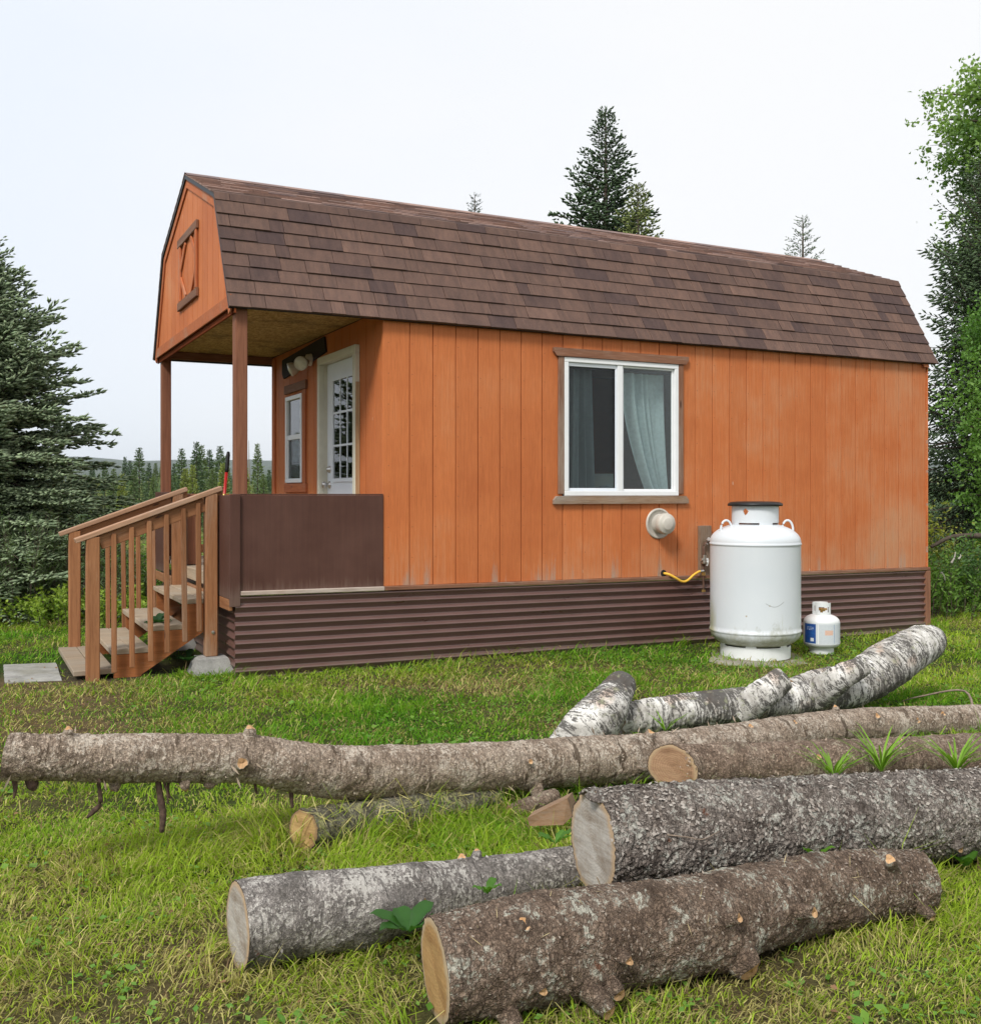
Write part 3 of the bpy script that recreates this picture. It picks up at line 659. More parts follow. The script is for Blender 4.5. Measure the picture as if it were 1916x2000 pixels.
# porch light on its dark bracket board
v, f = join(([(-.022, 1.40, 2.655), (-.022, 1.44, 2.80), (-.022, 2.83, 2.74), (-.022, 2.83, 2.60), (-.022, 2.78, 2.545), (-.022, 2.0, 2.60), (-.002, 1.40, 2.655), (-.002, 1.44, 2.80), (-.002, 2.83, 2.74), (-.002, 2.83, 2.60), (-.002, 2.78, 2.545), (-.002, 2.0, 2.60)],
    [(0, 1, 2, 3, 4, 5), (11, 10, 9, 8, 7, 6)]+[(i, 6+i, 6+(i+1) % 6, (i+1) % 6) for i in range(6)]))
lb = ob('bracket_board', v, f, M['darkwood'], cabin)
pl = ob('floodlight', *disc_u((-.022, 1.83, 2.63), [(0, .05), (.05, .045), (.06, .0)]), M['vent'], cabin, smooth=True)
for (yy, zz, ad) in ((1.68, 2.575, (-.62, -.74, -.22)), (1.98, 2.555, (-.88, .22, -.38))):
    hv_, hf_ = lathe([(.0, -.11), (.03, -.11), (.034, -.06), (.062, -.01), (.066, .015), (.066, .03), (.060, .034), (.052, .036)], 24)
    ax_ = Vector(ad).normalized(); Mx = ax_.to_track_quat('Z', 'Y').to_matrix().to_4x4(); Mx.translation = Vector((-.155, yy, zz))
    h = link('lamp_head', mesh('lamp_head', hv_, hf_, M['vent'], smooth=True), pl, Mx)
    gv, gf = lathe([(.055, .030), (.03, .040), (.001, .044)], 24); link('lamp_lens', mesh('lamp_lens', gv, gf, M['lampglass'], smooth=True), pl, Mx)
    v, f = tube([(-.06, 1.83, 2.625), (-.10, (yy+1.83)/2, 2.60), (-.13, yy, 2.57)], .011); ob('arm', v, f, M['vent'], pl, smooth=True)
# porch: deck, posts, rail panels, ceiling
for k in range(8):
    a = -1.185+k*.146; block('deck_board', cabin, M['tread'], a, a+.14, .02, 3.26, .690, .725)
lumber('deck_edge', cabin, M['tread'], (-1.198, .47, .675), (-1.198, 1.76, .675), .02, .10)
def post(u, v, z0, z1, m='post', s=.092): return lumber('post', cabin, M[m], (u, v, z0), (u, v, z1), s, s, 0, .005)
post(-1.115, .055, .73, 2.815); post(-1.115, 3.22, .73, 2.815)
post(-1.125, 1.82, .73, 1.36, 'post'); post(-1.125, 2.58, .73, 1.375, 'post')
block('rail_panel', cabin, M['panel'], -1.17, -.003, -.014, .004, .628, 1.352, .003)
block('rail_panel', cabin, M['panel'], -1.212, -1.196, -.014, .42, .585, 1.352, .003)
block('rail_panel', cabin, M['panel'], -1.212, -1.196, 2.55, 3.27, .60, 1.38, .003)
block('rail_cap', cabin, M['panel'], -1.165, -.003, -.012, .07, 1.353, 1.362, .002)
block('corner_trim', cabin, M['panel'], -1.212, -1.134, -.037, -.0155, .53, 1.358, .003)
lumber('deck_rail', cabin, M['rail'], (-1.07, 3.22, 1.32), (-.01, 3.22, 1.32), .04, .085)
lumber('deck_rail', cabin, M['rail'], (-1.07, 3.22, .80), (-.01, 3.22, .80), .04, .085)
for k in range(7): lumber('baluster', cabin, M['rail'], (-.98+k*.145, 3.19, .78), (-.98+k*.145, 3.19, 1.34), .036, .036)
for k in range(5): lumber('baluster', cabin, M['rail'], (-1.13, 1.93+k*.13, .78), (-1.13, 1.93+k*.13, 1.30), .036, .036)
lumber('deck_rail', cabin, M['panel'], (-1.14, 1.78, 1.32), (-1.14, 2.6, 1.32), .03, .09)
v, f = boxes([(-1.16, -.002, .0, 3.25, 2.822, 2.834)]); ob('porch_ceiling', v, f, M['osb'], cabin)
lumber('porch_beam', cabin, M['trim'], (-1.16, 3.27, 2.782), (-.0, 3.27, 2.782), .05, .075)
lumber('porch_beam', cabin, M['drip'], (-1.16, 3.312, 2.745), (-.0, 3.312, 2.745), .03, .03)
lumber('porch_beam', cabin, M['trim'], (-1.16, .02, 2.792), (-.0, .02, 2.792), .05, .05)
# gable
ge = [.03+.2032*k for k in range(0, 17)]; ge = [e for e in ge if e < 3.2]+[3.27]
for a, b in zip(ge, ge[1:]):
    a1, b1 = a+.0045, b-.0045
    vs = [a1]+[p[0] for p in PROF if a1+.002 < p[0] < b1-.002]+[b1]
    pr = [(a1, 2.76), (b1, 2.76)]+[(t, roofz(t)) for t in reversed(vs)]; pr = [pr[0], pr[1]]+pr[2:]
    n = len(pr); v = [(-1.19, t, z) for t, z in pr]+[(-1.178, t, z) for t, z in pr]
    f = [tuple(range(n-1, -1, -1)), tuple(range(n, 2*n))]+[(i, (i+1) % n, n+(i+1) % n, n+i) for i in range(n)]
    ob('gable_board', v, f, M['siding'], cabin)
def gpoly(u0, u1, m, name, off=.03, ua=0, zb=2.742):
    pr = [(PROF[0][0]+.03, zb)]+[(p[0]+(.012 if i < 2 else -.012 if i > 2 else 0), p[1]-off) for i, p in enumerate(PROF)][0:5]+[(PROF[4][0]-.03, zb)]
    pr = [p for p in pr if p[1] >= zb-.001 or True]; n = len(pr)
    v = [(u0, t, z) for t, z in pr]+[(u1, t, z) for t, z in pr]
    f = [tuple(range(n)), tuple(range(2*n-1, n-1, -1))]+[(i, n+i, n+(i+1) % n, (i+1) % n) for i in range(n)]
    return ob(name, v, f, m, cabin)
gpoly(-1.1775, -1.165, M['groove'], 'gable_backing', .045, zb=2.77)
gpoly(6.05, 6.125, M['siding'], 'gable_backing', .045, zb=2.77)
block('gable_band', cabin, M['trim_o'], -1.205, -1.1905, -.01, 3.31, 2.738, 2.835)
def edge_strip(name, m, inset, wd, u0, u1):
    "boards that follow the roof line on the gable"
    for (a, za), (b, zb) in zip(PROF, PROF[1:]):
        d = Vector((0, b-a, zb-za)).normalized(); nrm = Vector((0, -d.z, d.y))*(-1)
        p0 = Vector((0, a, za))+nrm*(inset+wd/2); p1 = Vector((0, b, zb))+nrm*(inset+wd/2)
        if a < 0: p0 += d*.06
        if b > 3.3: p1 -= d*.06
        lumber(name, cabin, m, (u0, p0.y, p0.z), (u0, p1.y, p1.z), wd, u1, R(90) if False else 0)
def slope_boards(name, m, inset, wd, u, th):
    for i, ((a, za), (b, zb)) in enumerate(zip(PROF, PROF[1:])):
        d = Vector((0, b-a, zb-za)).normalized(); nrm = Vector((0, d.z, -d.y)) # inward
        A = Vector((u, a, za)); Bv = Vector((u, b, zb)); v = []
        sa = .05 if i == 0 else 0; sb = .05 if i == 3 else 0
        def inner(P_, j):   # mitred corners
            if j in (0, 4): return P_+nrm*wd
            dp = Vector((0, PROF[j][0]-PROF[j-1][0], PROF[j][1]-PROF[j-1][1])).normalized(); dn = Vector((0, PROF[j+1][0]-PROF[j][0], PROF[j+1][1]-PROF[j][1])).normalized()
            np_ = Vector((0, dp.z, -dp.y)); nn = Vector((0, dn.z, -dn.y)); bi = (np_+nn).normalized()
            return P_+bi*(wd/bi.dot(nrm))
        def outer(P_, j):
            if j in (0, 4): return P_+nrm*inset
            dp = Vector((0, PROF[j][0]-PROF[j-1][0], PROF[j][1]-PROF[j-1][1])).normalized(); dn = Vector((0, PROF[j+1][0]-PROF[j][0], PROF[j+1][1]-PROF[j][1])).normalized()
            bi = (Vector((0, dp.z, -dp.y))+Vector((0, dn.z, -dn.y))).normalized(); return P_+bi*(inset/bi.dot(nrm))
        ring = [outer(A, i), outer(Bv, i+1), inner(Bv, i+1), inner(A, i)]
        v = [tuple(t) for t in ring]+[(t.x+th, t.y, t.z) for t in ring]
        f = [(0, 1, 2, 3), (7, 6, 5, 4), (0, 4, 5, 1), (1, 5, 6, 2), (2, 6, 7, 3), (3, 7, 4, 0)]
        ob(name, v, f, m, cabin)
slope_boards('gable_trim', M['trim_o'], .030, .105, -1.204, .0125)
slope_boards('drip_edge', M['drip'], .003, .034, -1.218, .03)
slope_boards('drip_edge', M['drip'], .003, .030, 6.19, .03)
# ornament on the gable: a frame with corner braces
ga, gb, gc, gd = 1.20, 1.99, 3.06, 3.63; gu = -1.204
lumber('loft_frame', cabin, M['trim'], (gu, ga-.02, gd), (gu, gb+.05, gd), .024, .075)
lumber('loft_frame', cabin, M['trim'], (gu, ga-.02, gc), (gu, gb+.05, gc), .024, .075)
lumber('loft_frame', cabin, M['trim_o'], (gu, ga+.03, gc+.038), (gu, ga+.03, gd-.038), .06, .022, R(90))
lumber('loft_frame', cabin, M['trim_o'], (gu, gb-.03, gc+.038), (gu, gb-.03, gd-.038), .06, .022, R(90))
for (ya, za, yb, zb) in ((ga+.06, gd-.24, ga+.28, gd-.045), (gb-.06, gd-.24, gb-.28, gd-.045), (ga+.06, gc+.24, ga+.28, gc+.045), (gb-.06, gc+.24, gb-.28, gc+.045)):
    lumber('brace', cabin, M['trim_o'], (gu+.004, ya, za), (gu+.004, yb, zb), .016, .05)
# roof shell
def offp(off):
    o = []
    for i, (a, z) in enumerate(PROF):
        ns = []
        if i > 0: d = Vector((a-PROF[i-1][0], z-PROF[i-1][1])).normalized(); ns.append(Vector((d.y, -d.x)))
        if i < 4: d = Vector((PROF[i+1][0]-a, PROF[i+1][1]-z)).normalized(); ns.append(Vector((d.y, -d.x)))
        b = sum(ns, Vector((0, 0))).normalized(); o.append(Vector((a, z))+b*(off/b.dot(ns[0])))
    return o
oi = offp(.026); v = []
for u in (-1.2, 6.215):
    v += [(u, p[0], p[1]) for p in PROF]+[(u, p.x, p.y) for p in oi]
f = []
for i in range(4):
    f += [(i, i+1, 10+i+1, 10+i), (5+i+1, 5+i, 15+i, 15+i+1), (i, 5+i, 5+i+1, i+1), (10+i, 11+i, 16+i, 15+i)]
f += [(0, 10, 15, 5), (4, 9, 19, 14)]
roof = ob('roof', v, f, M['drip'], cabin)
# shingles
def slopeframe(i):
    a = Vector((0, *PROF[i])); b = Vector((0, *PROF[i+1]))
    if i >= 2: a, b = b, a
    d = (b-a).normalized(); n = Vector((1, 0, 0)).cross(d) if i < 2 else d.cross(Vector((1, 0, 0)))
    if n.z < 0: n = -n
    return a, d, n, (b-a).length
def wedge(Lu, e, t0, t1):
    return [(0, 0, .001), (Lu, 0, .001), (Lu, e, .001), (0, e, .001), (0, 0, t0), (Lu, 0, t0), (Lu, e, t1), (0, e, t1)], [(3, 2, 1, 0), (4, 5, 6, 7), (0, 1, 5, 4), (1, 2, 6, 5), (2, 3, 7, 6), (3, 0, 4, 7)]
EX = .127
wm = mesh('shingle', *wedge(1, .142, .0155, .0045), M['shingle'])
A, D, Nn, LL = slopeframe(0)
A2, D2, N2, LL2 = slopeframe(1)
capv = []; hgt = .0135
for u in (0, 1):
    a0 = LL-8*EX-.004
    pts = [A2-D*(a0)+Nn*.001, A2+Nn*.001+N2*.0, A2+D2*.10+N2*.002, A2-D*(a0)+Nn*hgt, A2+(Nn+N2).normalized()*hgt, A2+D2*.10+N2*.008]
    capv += [(u, p.y, p.z) for p in pts]
capf = [(3, 9, 10, 4), (4, 10, 11, 5), (0, 6, 9, 3), (5, 11, 8, 2), (0, 3, 4, 1), (1, 4, 5, 2), (6, 7, 10, 9), (7, 8, 11, 10), (0, 1, 7, 6), (1, 2, 8, 7)]
cm = mesh('shingle', capv, capf, M['shingle'])
nsh = 0
for r in range(9):
    u = -1.222-rnd.uniform(0, .0); first = True
    while u < 6.23:
        wlen = rnd.choice([.11, .16, .20, .24, .27, .31, .35, .22]) if r < 8 else rnd.uniform(.26, .37)
        if first: wlen = rnd.uniform(.08, .3); first = False
        e = min(u+wlen, 6.235)
        if 6.235-e < .07: e = 6.235
        if r < 8:
            p = A+D*(r*EX-.008+rnd.uniform(-.0015, .0015)); Mx = Matrix(((1, 0, 0, u), (0, D.y, Nn.y, p.y), (0, D.z, Nn.z, p.z), (0, 0, 0, 1))) @ Matrix.Rotation(rnd.uniform(-.003, .003), 4, 'Z')
            Mx = Mx @ Matrix.Diagonal((e-u-.0038, 1, rnd.uniform(.75, 1.35), 1)); o = link('shingle', wm, cabin, Mx)
        else:
            o = link('shingle', cm, cabin, Matrix.Translation((u, 0, 0)) @ Matrix.Diagonal((e-u-.004, 1, 1, 1)))
        nsh += 1; u = e
sv = []; sf = []; tone = []
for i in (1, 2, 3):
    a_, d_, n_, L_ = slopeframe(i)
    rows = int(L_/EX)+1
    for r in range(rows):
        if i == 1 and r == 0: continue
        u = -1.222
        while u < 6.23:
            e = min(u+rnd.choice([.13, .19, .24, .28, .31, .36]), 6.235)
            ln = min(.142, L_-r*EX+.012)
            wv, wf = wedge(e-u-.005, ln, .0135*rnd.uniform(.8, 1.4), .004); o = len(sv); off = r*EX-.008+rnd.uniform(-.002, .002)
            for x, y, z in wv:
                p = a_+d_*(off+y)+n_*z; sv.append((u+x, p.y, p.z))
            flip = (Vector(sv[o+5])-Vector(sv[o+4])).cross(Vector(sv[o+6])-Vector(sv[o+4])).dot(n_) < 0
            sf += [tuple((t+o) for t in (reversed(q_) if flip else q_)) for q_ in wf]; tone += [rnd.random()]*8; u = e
for k in range(26):   # ridge caps
    u = -1.222+k*.29; e = min(u+.288, 6.235); o = len(sv); pk = Vector((0, *PROF[2]))
    for x in (u, e):
        for s, nn, dd in ((-1, slopeframe(1)[2], slopeframe(1)[1]), (1, slopeframe(2)[2], slopeframe(2)[1])):
            p = pk-dd*.13+nn*.014; sv.append((x, p.y, p.z+.002))
        sv.append((x, pk.y, pk.z+.022))
    sf += [(o, o+3, o+5, o+2), (o+2, o+5, o+4, o+1)]; tone += [rnd.random()]*6
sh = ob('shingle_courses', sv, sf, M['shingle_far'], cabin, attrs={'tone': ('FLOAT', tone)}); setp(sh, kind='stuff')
# vent hood on the wall
def disc_v(c, prof, n=40):
    v, f = lathe(prof, n); return [(c[0]+x, c[1]-z, c[2]+y) for x, y, z in v], f
vc = (2.656, -.002, 1.094)
vt = ob('vent_hood', *disc_v(vc, [(.0, .008), (.075, .010), (.118, .008), (.122, .014), (.138, .012), (.139, 0)]), M['vent'], cabin, smooth=True)
v, f = join(*[disc_v(vc, [(.082, .012+.012*k), (.088, .015+.012*k), (.088, .019+.012*k), (.082, .022+.012*k)]) for k in range(5)]); ob('vent_ribs', v, f, M['vent'], vt)
ob('vent_cap', *disc_v(vc, [(.085, .075), (.092, .078), (.095, .088), (.093, .128), (.086, .137), (.060, .139), (.056, .146), (.050, .149), (.0, .150)]), M['vent'], vt, smooth=True)

# ------------------------------------------------------------------ curtains and the box behind the window
def curtain(label, top, bot, zt_, zb_, folds, y, sway):
    n = 90; m = 40; v = []; f = []
    for j in range(m):
        t = j/(m-1); z = zt_+(zb_-zt_)*t
        a = top[0]+(bot[0]-top[0])*t**1.7; b = top[1]+(bot[1]-top[1])*t**1.7
        for i in range(n):
            s = i/(n-1); am = .022+.020*t
            v.append((a+(b-a)*s, y+am*math.sin(s*folds*6.28+math.sin(s*9+sway)*1.6+.5*t)+.012*math.sin(s*23+t*2), z))
    for j in range(m-1):
        for i in range(n-1): f.append((j*n+i, (j+1)*n+i, (j+1)*n+i+1, j*n+i+1))
    o = ob('curtain', v, f, M['curtain'], smooth=True); o.location = ORG; o.rotation_euler = (0, 0, RZ)
    setp(o, label, 'curtain', 'curtains behind the big window')
curtain('grey curtain behind the left, screened half of the big window', (1.79, 2.03), (1.77, 2.06), 2.54, 1.30, 2.6, .16, .4)
curtain('blue grey curtain drawn aside behind the right half of the big window', (2.37, 2.82), (2.70, 2.865), 2.46, 1.30, 4.2, .16, 2.)
rod = ob('curtain_rod', *tube([(1.60, .13, 2.475), (2.92, .13, 2.475)], .01), M['black']); rod.location = ORG; rod.rotation_euler = (0, 0, RZ)
setp(rod, 'black curtain rod across the top of the big window', 'curtain rod')
bx = empty('storage_box', hw(2.25, .34, 1.296), RZ, label='small grey box on the sill behind the left half of the big window', cat='box')
gb_ = m_flat('grey_box_card', (.50, .52, .48), .8)
v, f = join(boxes([(-.10, .10, -.07, -.062, 0, .25), (-.10, .10, .062, .07, 0, .25), (-.10, -.092, -.0615, .0615, 0, .25), (.092, .10, -.0615, .0615, 0, .25)])); ob('box_sides', v, f, gb_, bx)
ob('box_bottom', *cham(-.09, .09, -.06, .06, 0, .008, .002), gb_, bx)
ob('cloth', *tube([(-.09, -.08, .02), (-.03, -.085, .10), (.03, -.085, .13), (.07, -.08, .04)], [.03, .045, .035, .02], 10), M['curtain'], bx, smooth=True)
tb = ob('side_table', *boxes([(1.5, 2.6, .2, .5, 1.26, 1.295), (1.52, 1.56, .22, .26, .66, 1.26), (2.54, 2.58, .22, .26, .66, 1.26), (1.52, 1.56, .44, .48, .66, 1.26), (2.54, 2.58, .44, .48, .66, 1.26)]), M['inner']); tb.location = ORG; tb.rotation_euler = (0, 0, RZ)
setp(tb, 'dark side table inside the cabin under the big window', 'table')

# ------------------------------------------------------------------ porch steps
st = empty('porch_steps', ORG, RZ, label='wooden porch steps with sloping cedar handrails at the left end of the cabin', cat='steps')
def u_at(x, v):
    k = (x-CX)/F; a = ORG.x-v*math.sin(RZ); b = ORG.y+v*math.cos(RZ)
    return (k*b-a)/(math.cos(RZ)-k*math.sin(RZ))
V0, V1 = .35, 1.72
for (a, z, n_) in ((-2.242, .075, 2), (-1.987, .214, 2), (-1.733, .372, 2), (-1.479, .562, 2)):
    for k in range(n_): block('tread', st, M['tread'], a+k*.144, a+k*.144+.139, V0+.03, V1-.02, z-.038, z+rnd.uniform(-.002, .002))
for vv in (V0+.035, V1-.06):
    pr = [(-1.965, -.04), (-1.77, -.04), (-1.77, .015), (-1.215, .372), (-1.215, .523), (-1.452, .523), (-1.452, .333), (-1.706, .333), (-1.706, .175), (-1.965, .175)]
    n = len(pr); v = [(a, vv, z) for a, z in pr]+[(a, vv+.038, z) for a, z in pr]
    f = [tuple(range(n)), tuple(range(2*n-1, n-1, -1))]+[((i+1) % n, i, n+i, n+(i+1) % n) for i in range(n)]
    ob('stringer', v, f, M['stringer'], st)
for vv, sgn in ((V0-.005, 1), (V1, -1)):
    lumber('newel_post', st, M['rail'], (-2.115, vv, -.03), (-2.115, vv, 1.05), .092, .092, 0, .006)
    lumber('newel_post', st, M['rail'], (-1.270, vv, .125), (-1.270, vv, 1.365), .092, .092, 0, .006)
    h0 = Vector((-2.235, vv, 1.022)); h1 = Vector((-1.19, vv, 1.405)); hd = (h1-h0).normalized()
    lumber('handrail', st, M['cap'], h0, h1, .10, .036)
    dn = Vector((hd.z, 0, -hd.x))
    q0 = Vector((-2.069, vv, 1.022+(.166)*hd.z/hd.x))+Vector((0, 0, -.077)); q1 = Vector((-1.316, vv, 1.022+.919*hd.z/hd.x))+Vector((0, 0, -.077))
    lumber('under_rail', st, M['rail'], q0, q1, .036, .105)
    lumber('stair_top_rail', st, M['rail'], (-1.225, vv, 1.34), (-1.185, vv, 1.34), .036, .08)
xs_ = (224.5, 259, 293.4, 327, 360.3, 389); bz = (1314, 1304, 1292, 1275, 1254, 1234)
for x, yb in zip(xs_, bz):
    u = u_at(x, .325); Yd = ORG.y+u*math.sin(RZ)+.325*math.cos(RZ); z0 = EYE-(yb-HY)/F*Yd
    ztop = 1.022+(u+2.235)*.3665-.05
    for vv in (V0-.022+.0, V1+.018):
        t = rnd.uniform(-.006, .006)
        lumber('baluster', st, M['rail'], (u+t, vv, z0), (u-.008, vv, ztop), .036, .036)
v, f = tube([(-1.270, V0-.005, .02), (-1.270, V0-.005, .128)], .011); ob('post_bolt', v, f, M['metal'], st)
v, f = disc_v((-1.262, V0-.051, .31), [(0, .008), (.012, .007), (.014, 0)], 12); ob('bolt_head', v, f, M['metal'], st)
for vv, lab in ((V0-.005, 'concrete pier block under the near top post of the porch steps'), (V1, 'concrete pier block under the far top post of the porch steps')):
    p = hw(-1.270, vv, 0); b0, b1, hh = .165, .115, .125
    v = [(sx*b0, sy*b0*.85, -.03) for sx, sy in ((-1, -1), (1, -1), (1, 1), (-1, 1))]+[(sx*b1, sy*b1*.85, hh-.012) for sx, sy in ((-1, -1), (1, -1), (1, 1), (-1, 1))]+[(sx*(b1-.012), sy*(b1-.012)*.85, hh) for sx, sy in ((-1, -1), (1, -1), (1, 1), (-1, 1))]
    f = [(0, 3, 2, 1), (8, 9, 10, 11)]+[(i, (i+1) % 4, 4+(i+1) % 4, 4+i) for i in range(4)]+[(4+i, 4+(i+1) % 4, 8+(i+1) % 4, 8+i) for i in range(4)]
    o = ob('pier_block', v, f, M['concrete']); o.location = (p.x, p.y, 0); o.rotation_euler = (0, 0, RZ); setp(o, lab, 'pier block', 'pier blocks under the porch steps')
# paving slab by the steps
c = [at(7, 1300, 8.20), at(110, 1296, 8.28), at(121, 1328, 7.52), at(9, 1335, 7.43)]
c = [Vector((p.x, p.y, .010+.002*i)) for i, p in enumerate(c)]; mid_ = sum(c, Vector())/4
def chipslab(pts, th, n=14, seed=1, amp=.008):
    r = random.Random(seed); ring = []
    for i in range(len(pts)):
        a, b = pts[i], pts[(i+1) % len(pts)]
        for k in range(n): t = k/n; p = a.lerp(b, t); ring.append(p+Vector((r.uniform(-amp, amp), r.uniform(-amp, amp), 0)))
    cc = sum(ring, Vector())/len(ring); top = [cc+(p-cc)*.985 for p in ring]; N_ = len(ring)
    v = [tuple(p) for p in top]+[(p.x, p.y, p.z-.008) for p in ring]+[(p.x, p.y, p.z-th) for p in ring]
    f = [tuple(range(N_-1, -1, -1))]
    for k in (0, 1):
        for i in range(N_): f.append((k*N_+i, k*N_+(i+1) % N_, (k+1)*N_+(i+1) % N_, (k+1)*N_+i))
    return v, f
o = ob('paving_slab', *chipslab(c, .06, seed=4, amp=.0025), m_concrete('pale_concrete', (.36, .355, .33), .5)); setp(o, 'pale grey concrete paving slab in the grass left of the steps', 'paving slab')
c = [Vector((*at(x, y, 8.4)[:2], .02)) for x, y in ()] if False else [Vector(p) for p in ((x_, y_, gz(x_, y_)+.006) for x_, y_ in ((1.80, 8.55), (1.90, 8.36), (2.25, 8.34), (2.66, 8.62), (2.70, 9.2), (2.0, 9.3)))]
o = ob('tank_pad', *chipslab(c, .05, 8, 9, .02), M['slab']); setp(o, 'mossy concrete pad under the big white tank', 'concrete pad')

# ------------------------------------------------------------------ propane tank
tp = Vector((at(1477, 1200, 8.92).x-.01, 8.92, -.004))
tk = empty('propane_tank', tp, 0, label='big white upright propane tank standing against the cabin wall', cat='propane tank')
pf = [(.0, .030)]+[(.38*math.sin(t), .185-.155*math.cos(t)) for t in np.linspace(.1, math.pi/2-.02, 14)]+[(.381, .188), (.3865, .193), (.3865, .206), (.381, .211), (.380, .24), (.380, .92), (.381, .928), (.3865, .932), (.3865, .944), (.381, .95)]
pf += [(.381*math.cos(t)**.85 if t < 1.55 else .0, .955+.165*math.sin(t)) for t in np.linspace(.03, math.pi/2, 18)]
ob('tank_body', *lathe(pf, 96), M['tank'], tk, smooth=True)
# foot ring with cut-outs, collar with cut-outs
def ringwall(r, th, n, z0f, z1f):
    v = []; f = []
    for i in range(n+1):
        a = 2*math.pi*i/n; z0 = z0f(a); z1 = z1f(a)
        for rr, z in ((r, z0), (r, z1), (r-th, z1), (r-th, z0)): v.append((rr*math.cos(a), rr*math.sin(a), z))
    for i in range(n):
        for k in range(4): f.append((i*4+k, (i+1)*4+k, (i+1)*4+(k+1) % 4, i*4+(k+1) % 4))
    return v, f
def notch(a, period, wdt): return abs(((a*period/(2*math.pi))+.35) % 1-.5) < wdt
ob('foot_ring', *ringwall(.295, .006, 120, lambda a: -.03, lambda a: .108 if notch(a, 6, .14) else .074), M['cyl'], tk)
def collar():
    n, m = 180, 26; v = []; f = []; ha = math.atan2(-.152, -.118)
    zs = np.linspace(1.085, 1.262, m+1)
    def solid(a, z):
        d = (a-ha+math.pi) % (2*math.pi)-math.pi
        if abs(d*.197)+abs(z-1.215)*.9 < .027: return False
        if math.cos(a-math.pi/2) > .72 and 1.12 < z < 1.24: return False
        if z < 1.118+.0 and not notch(a, 4, .2): return False
        return True
    for rr in (.197, .191):
        for z in zs:
            for i in range(n): a = 2*math.pi*i/n; v.append((rr*math.cos(a), rr*math.sin(a), z))
    N_ = (m+1)*n; used = set()
    for j in range(m):
        for i in range(n):
            if solid(2*math.pi*(i+.5)/n, (zs[j]+zs[j+1])/2): used.add((i, j))
    for (i, j) in used:
        i2 = (i+1) % n; a, b, c, d = j*n+i, j*n+i2, (j+1)*n+i2, (j+1)*n+i
        f.append((a, b, c, d)); f.append((N_+d, N_+c, N_+b, N_+a))
        if (i, j-1) not in used: f.append((a, N_+a, N_+b, b))
        if (i, j+1) not in used: f.append((d, c, N_+c, N_+d))
        if ((i-1) % n, j) not in used: f.append((a, d, N_+d, N_+a))
        if (i2, j) not in used: f.append((b, N_+b, N_+c, c))
    return v, f
ob('collar', *collar(), M['tank'], tk)
ob('valve_post', *tube([(0, 0, 1.10), (0, 0, 1.22)], .028, 12), M['brass'], tk, smooth=True)
ob('lid', *lathe([(.0, 1.303), (.15, 1.301), (.205, 1.296), (.226, 1.286), (.232, 1.276), (.230, 1.262), (.222, 1.262), (.222, 1.272), (.0, 1.272)], 64), M['black'], tk, smooth=True)
for sx in (-1, 1):
    v, f = tube([(sx*(.262+.048*math.cos(a)), -.06, 1.055+.085*math.sin(a)) for a in np.linspace(-.2, math.pi+.2, 16)], .0095, 8); ob('lifting_lug', v, f, M['tank'], tk, smooth=True)
# scratch marks
v, f = tube([(-.01+.16*t, -.3815+.0, .46-.035*math.sin(math.pi*t)+.01*t) for t in np.linspace(0, 1, 14)], .0018, 5)
v = [(x, -math.sqrt(.3808**2-x*x), z) for x, y, z in v]; ob('scuff', v, f, m_flat('grey_scuff', (.30, .31, .31), .8), tk)

# ------------------------------------------------------------------ small cylinder
cp = Vector((at(1604.5, 1200, 9.27).x, 9.27, -.045))
cy = empty('gas_cylinder', cp, 0, label='small white gas cylinder with blue and white label beside the big tank', cat='gas cylinder')
pf = [(.0, .02)]+[(.156*math.sin(t), .075-.055*math.cos(t)) for t in np.linspace(.1, 1.5, 8)]+[(.157, .08), (.157, .255)]+[(.157*math.cos(t)**.8, .26+.075*math.sin(t)) for t in np.linspace(.05, 1.5, 12)]
ob('cylinder_body', *lathe(pf, 64), M['cyl'], cy, smooth=True)
ob('cylinder_foot', *ringwall(.105, .004, 48, lambda a: -.02, lambda a: .035), M['cyl'], cy)
# collar handle: a curved plate with a hand hole, both sides
v = []; f = []
def plate(a0, a1, z0, z1):
    o = len(v); n = 14
    for i in range(n+1):
        a = a0+(a1-a0)*i/n
        for rr, z in ((.080, z0), (.080, z1), (.075, z1), (.075, z0)): v.append((rr*math.cos(a), rr*math.sin(a), z))
    for i in range(n):
        for k in range(4): f.append((o+i*4+k, o+(i+1)*4+k, o+(i+1)*4+(k+1) % 4, o+i*4+(k+1) % 4))
    f.append((o, o+1, o+2, o+3)); f.append((o+n*4+3, o+n*4+2, o+n*4+1, o+n*4))
for base in (-math.pi/2, math.pi/2):
    plate(base-1.05, base+1.05, .315, .352); plate(base-1.05, base-.62, .352, .400); plate(base+.62, base+1.05, .352, .400); plate(base-1.05, base+1.05, .400, .435)
ob('collar_handle', v, f, M['cyl'], cy)
v, f = join(tube([(0, 0, .33), (0, 0, .385)], .013), tube([(-.045, -.01, .375), (.045, -.01, .375)], .009), tube([(-.02, -.03, .372), (.02, -.03, .372)], .014)); ob('valve', v, f, M['brass'], cy)
n = 40; v = []; f = []; uv = []
a0, a1 = R(-176), R(-8)
for i in range(n+1):
    a = a0+(a1-a0)*i/n
    for z, t in ((.075, 0), (.262, 1)): v.append((.1582*math.cos(a), .1582*math.sin(a), z)); uv.append((i/n, t))
for i in range(n): f.append((2*i, 2*i+2, 2*i+3, 2*i+1))
me = mesh('label', v, f, M['label'], smooth=True); ul = me.uv_layers.new(name='UVMap')
for lp in me.loops: ul.data[lp.index].uv = uv[lp.vertex_index]
link('printed_label', me, cy)

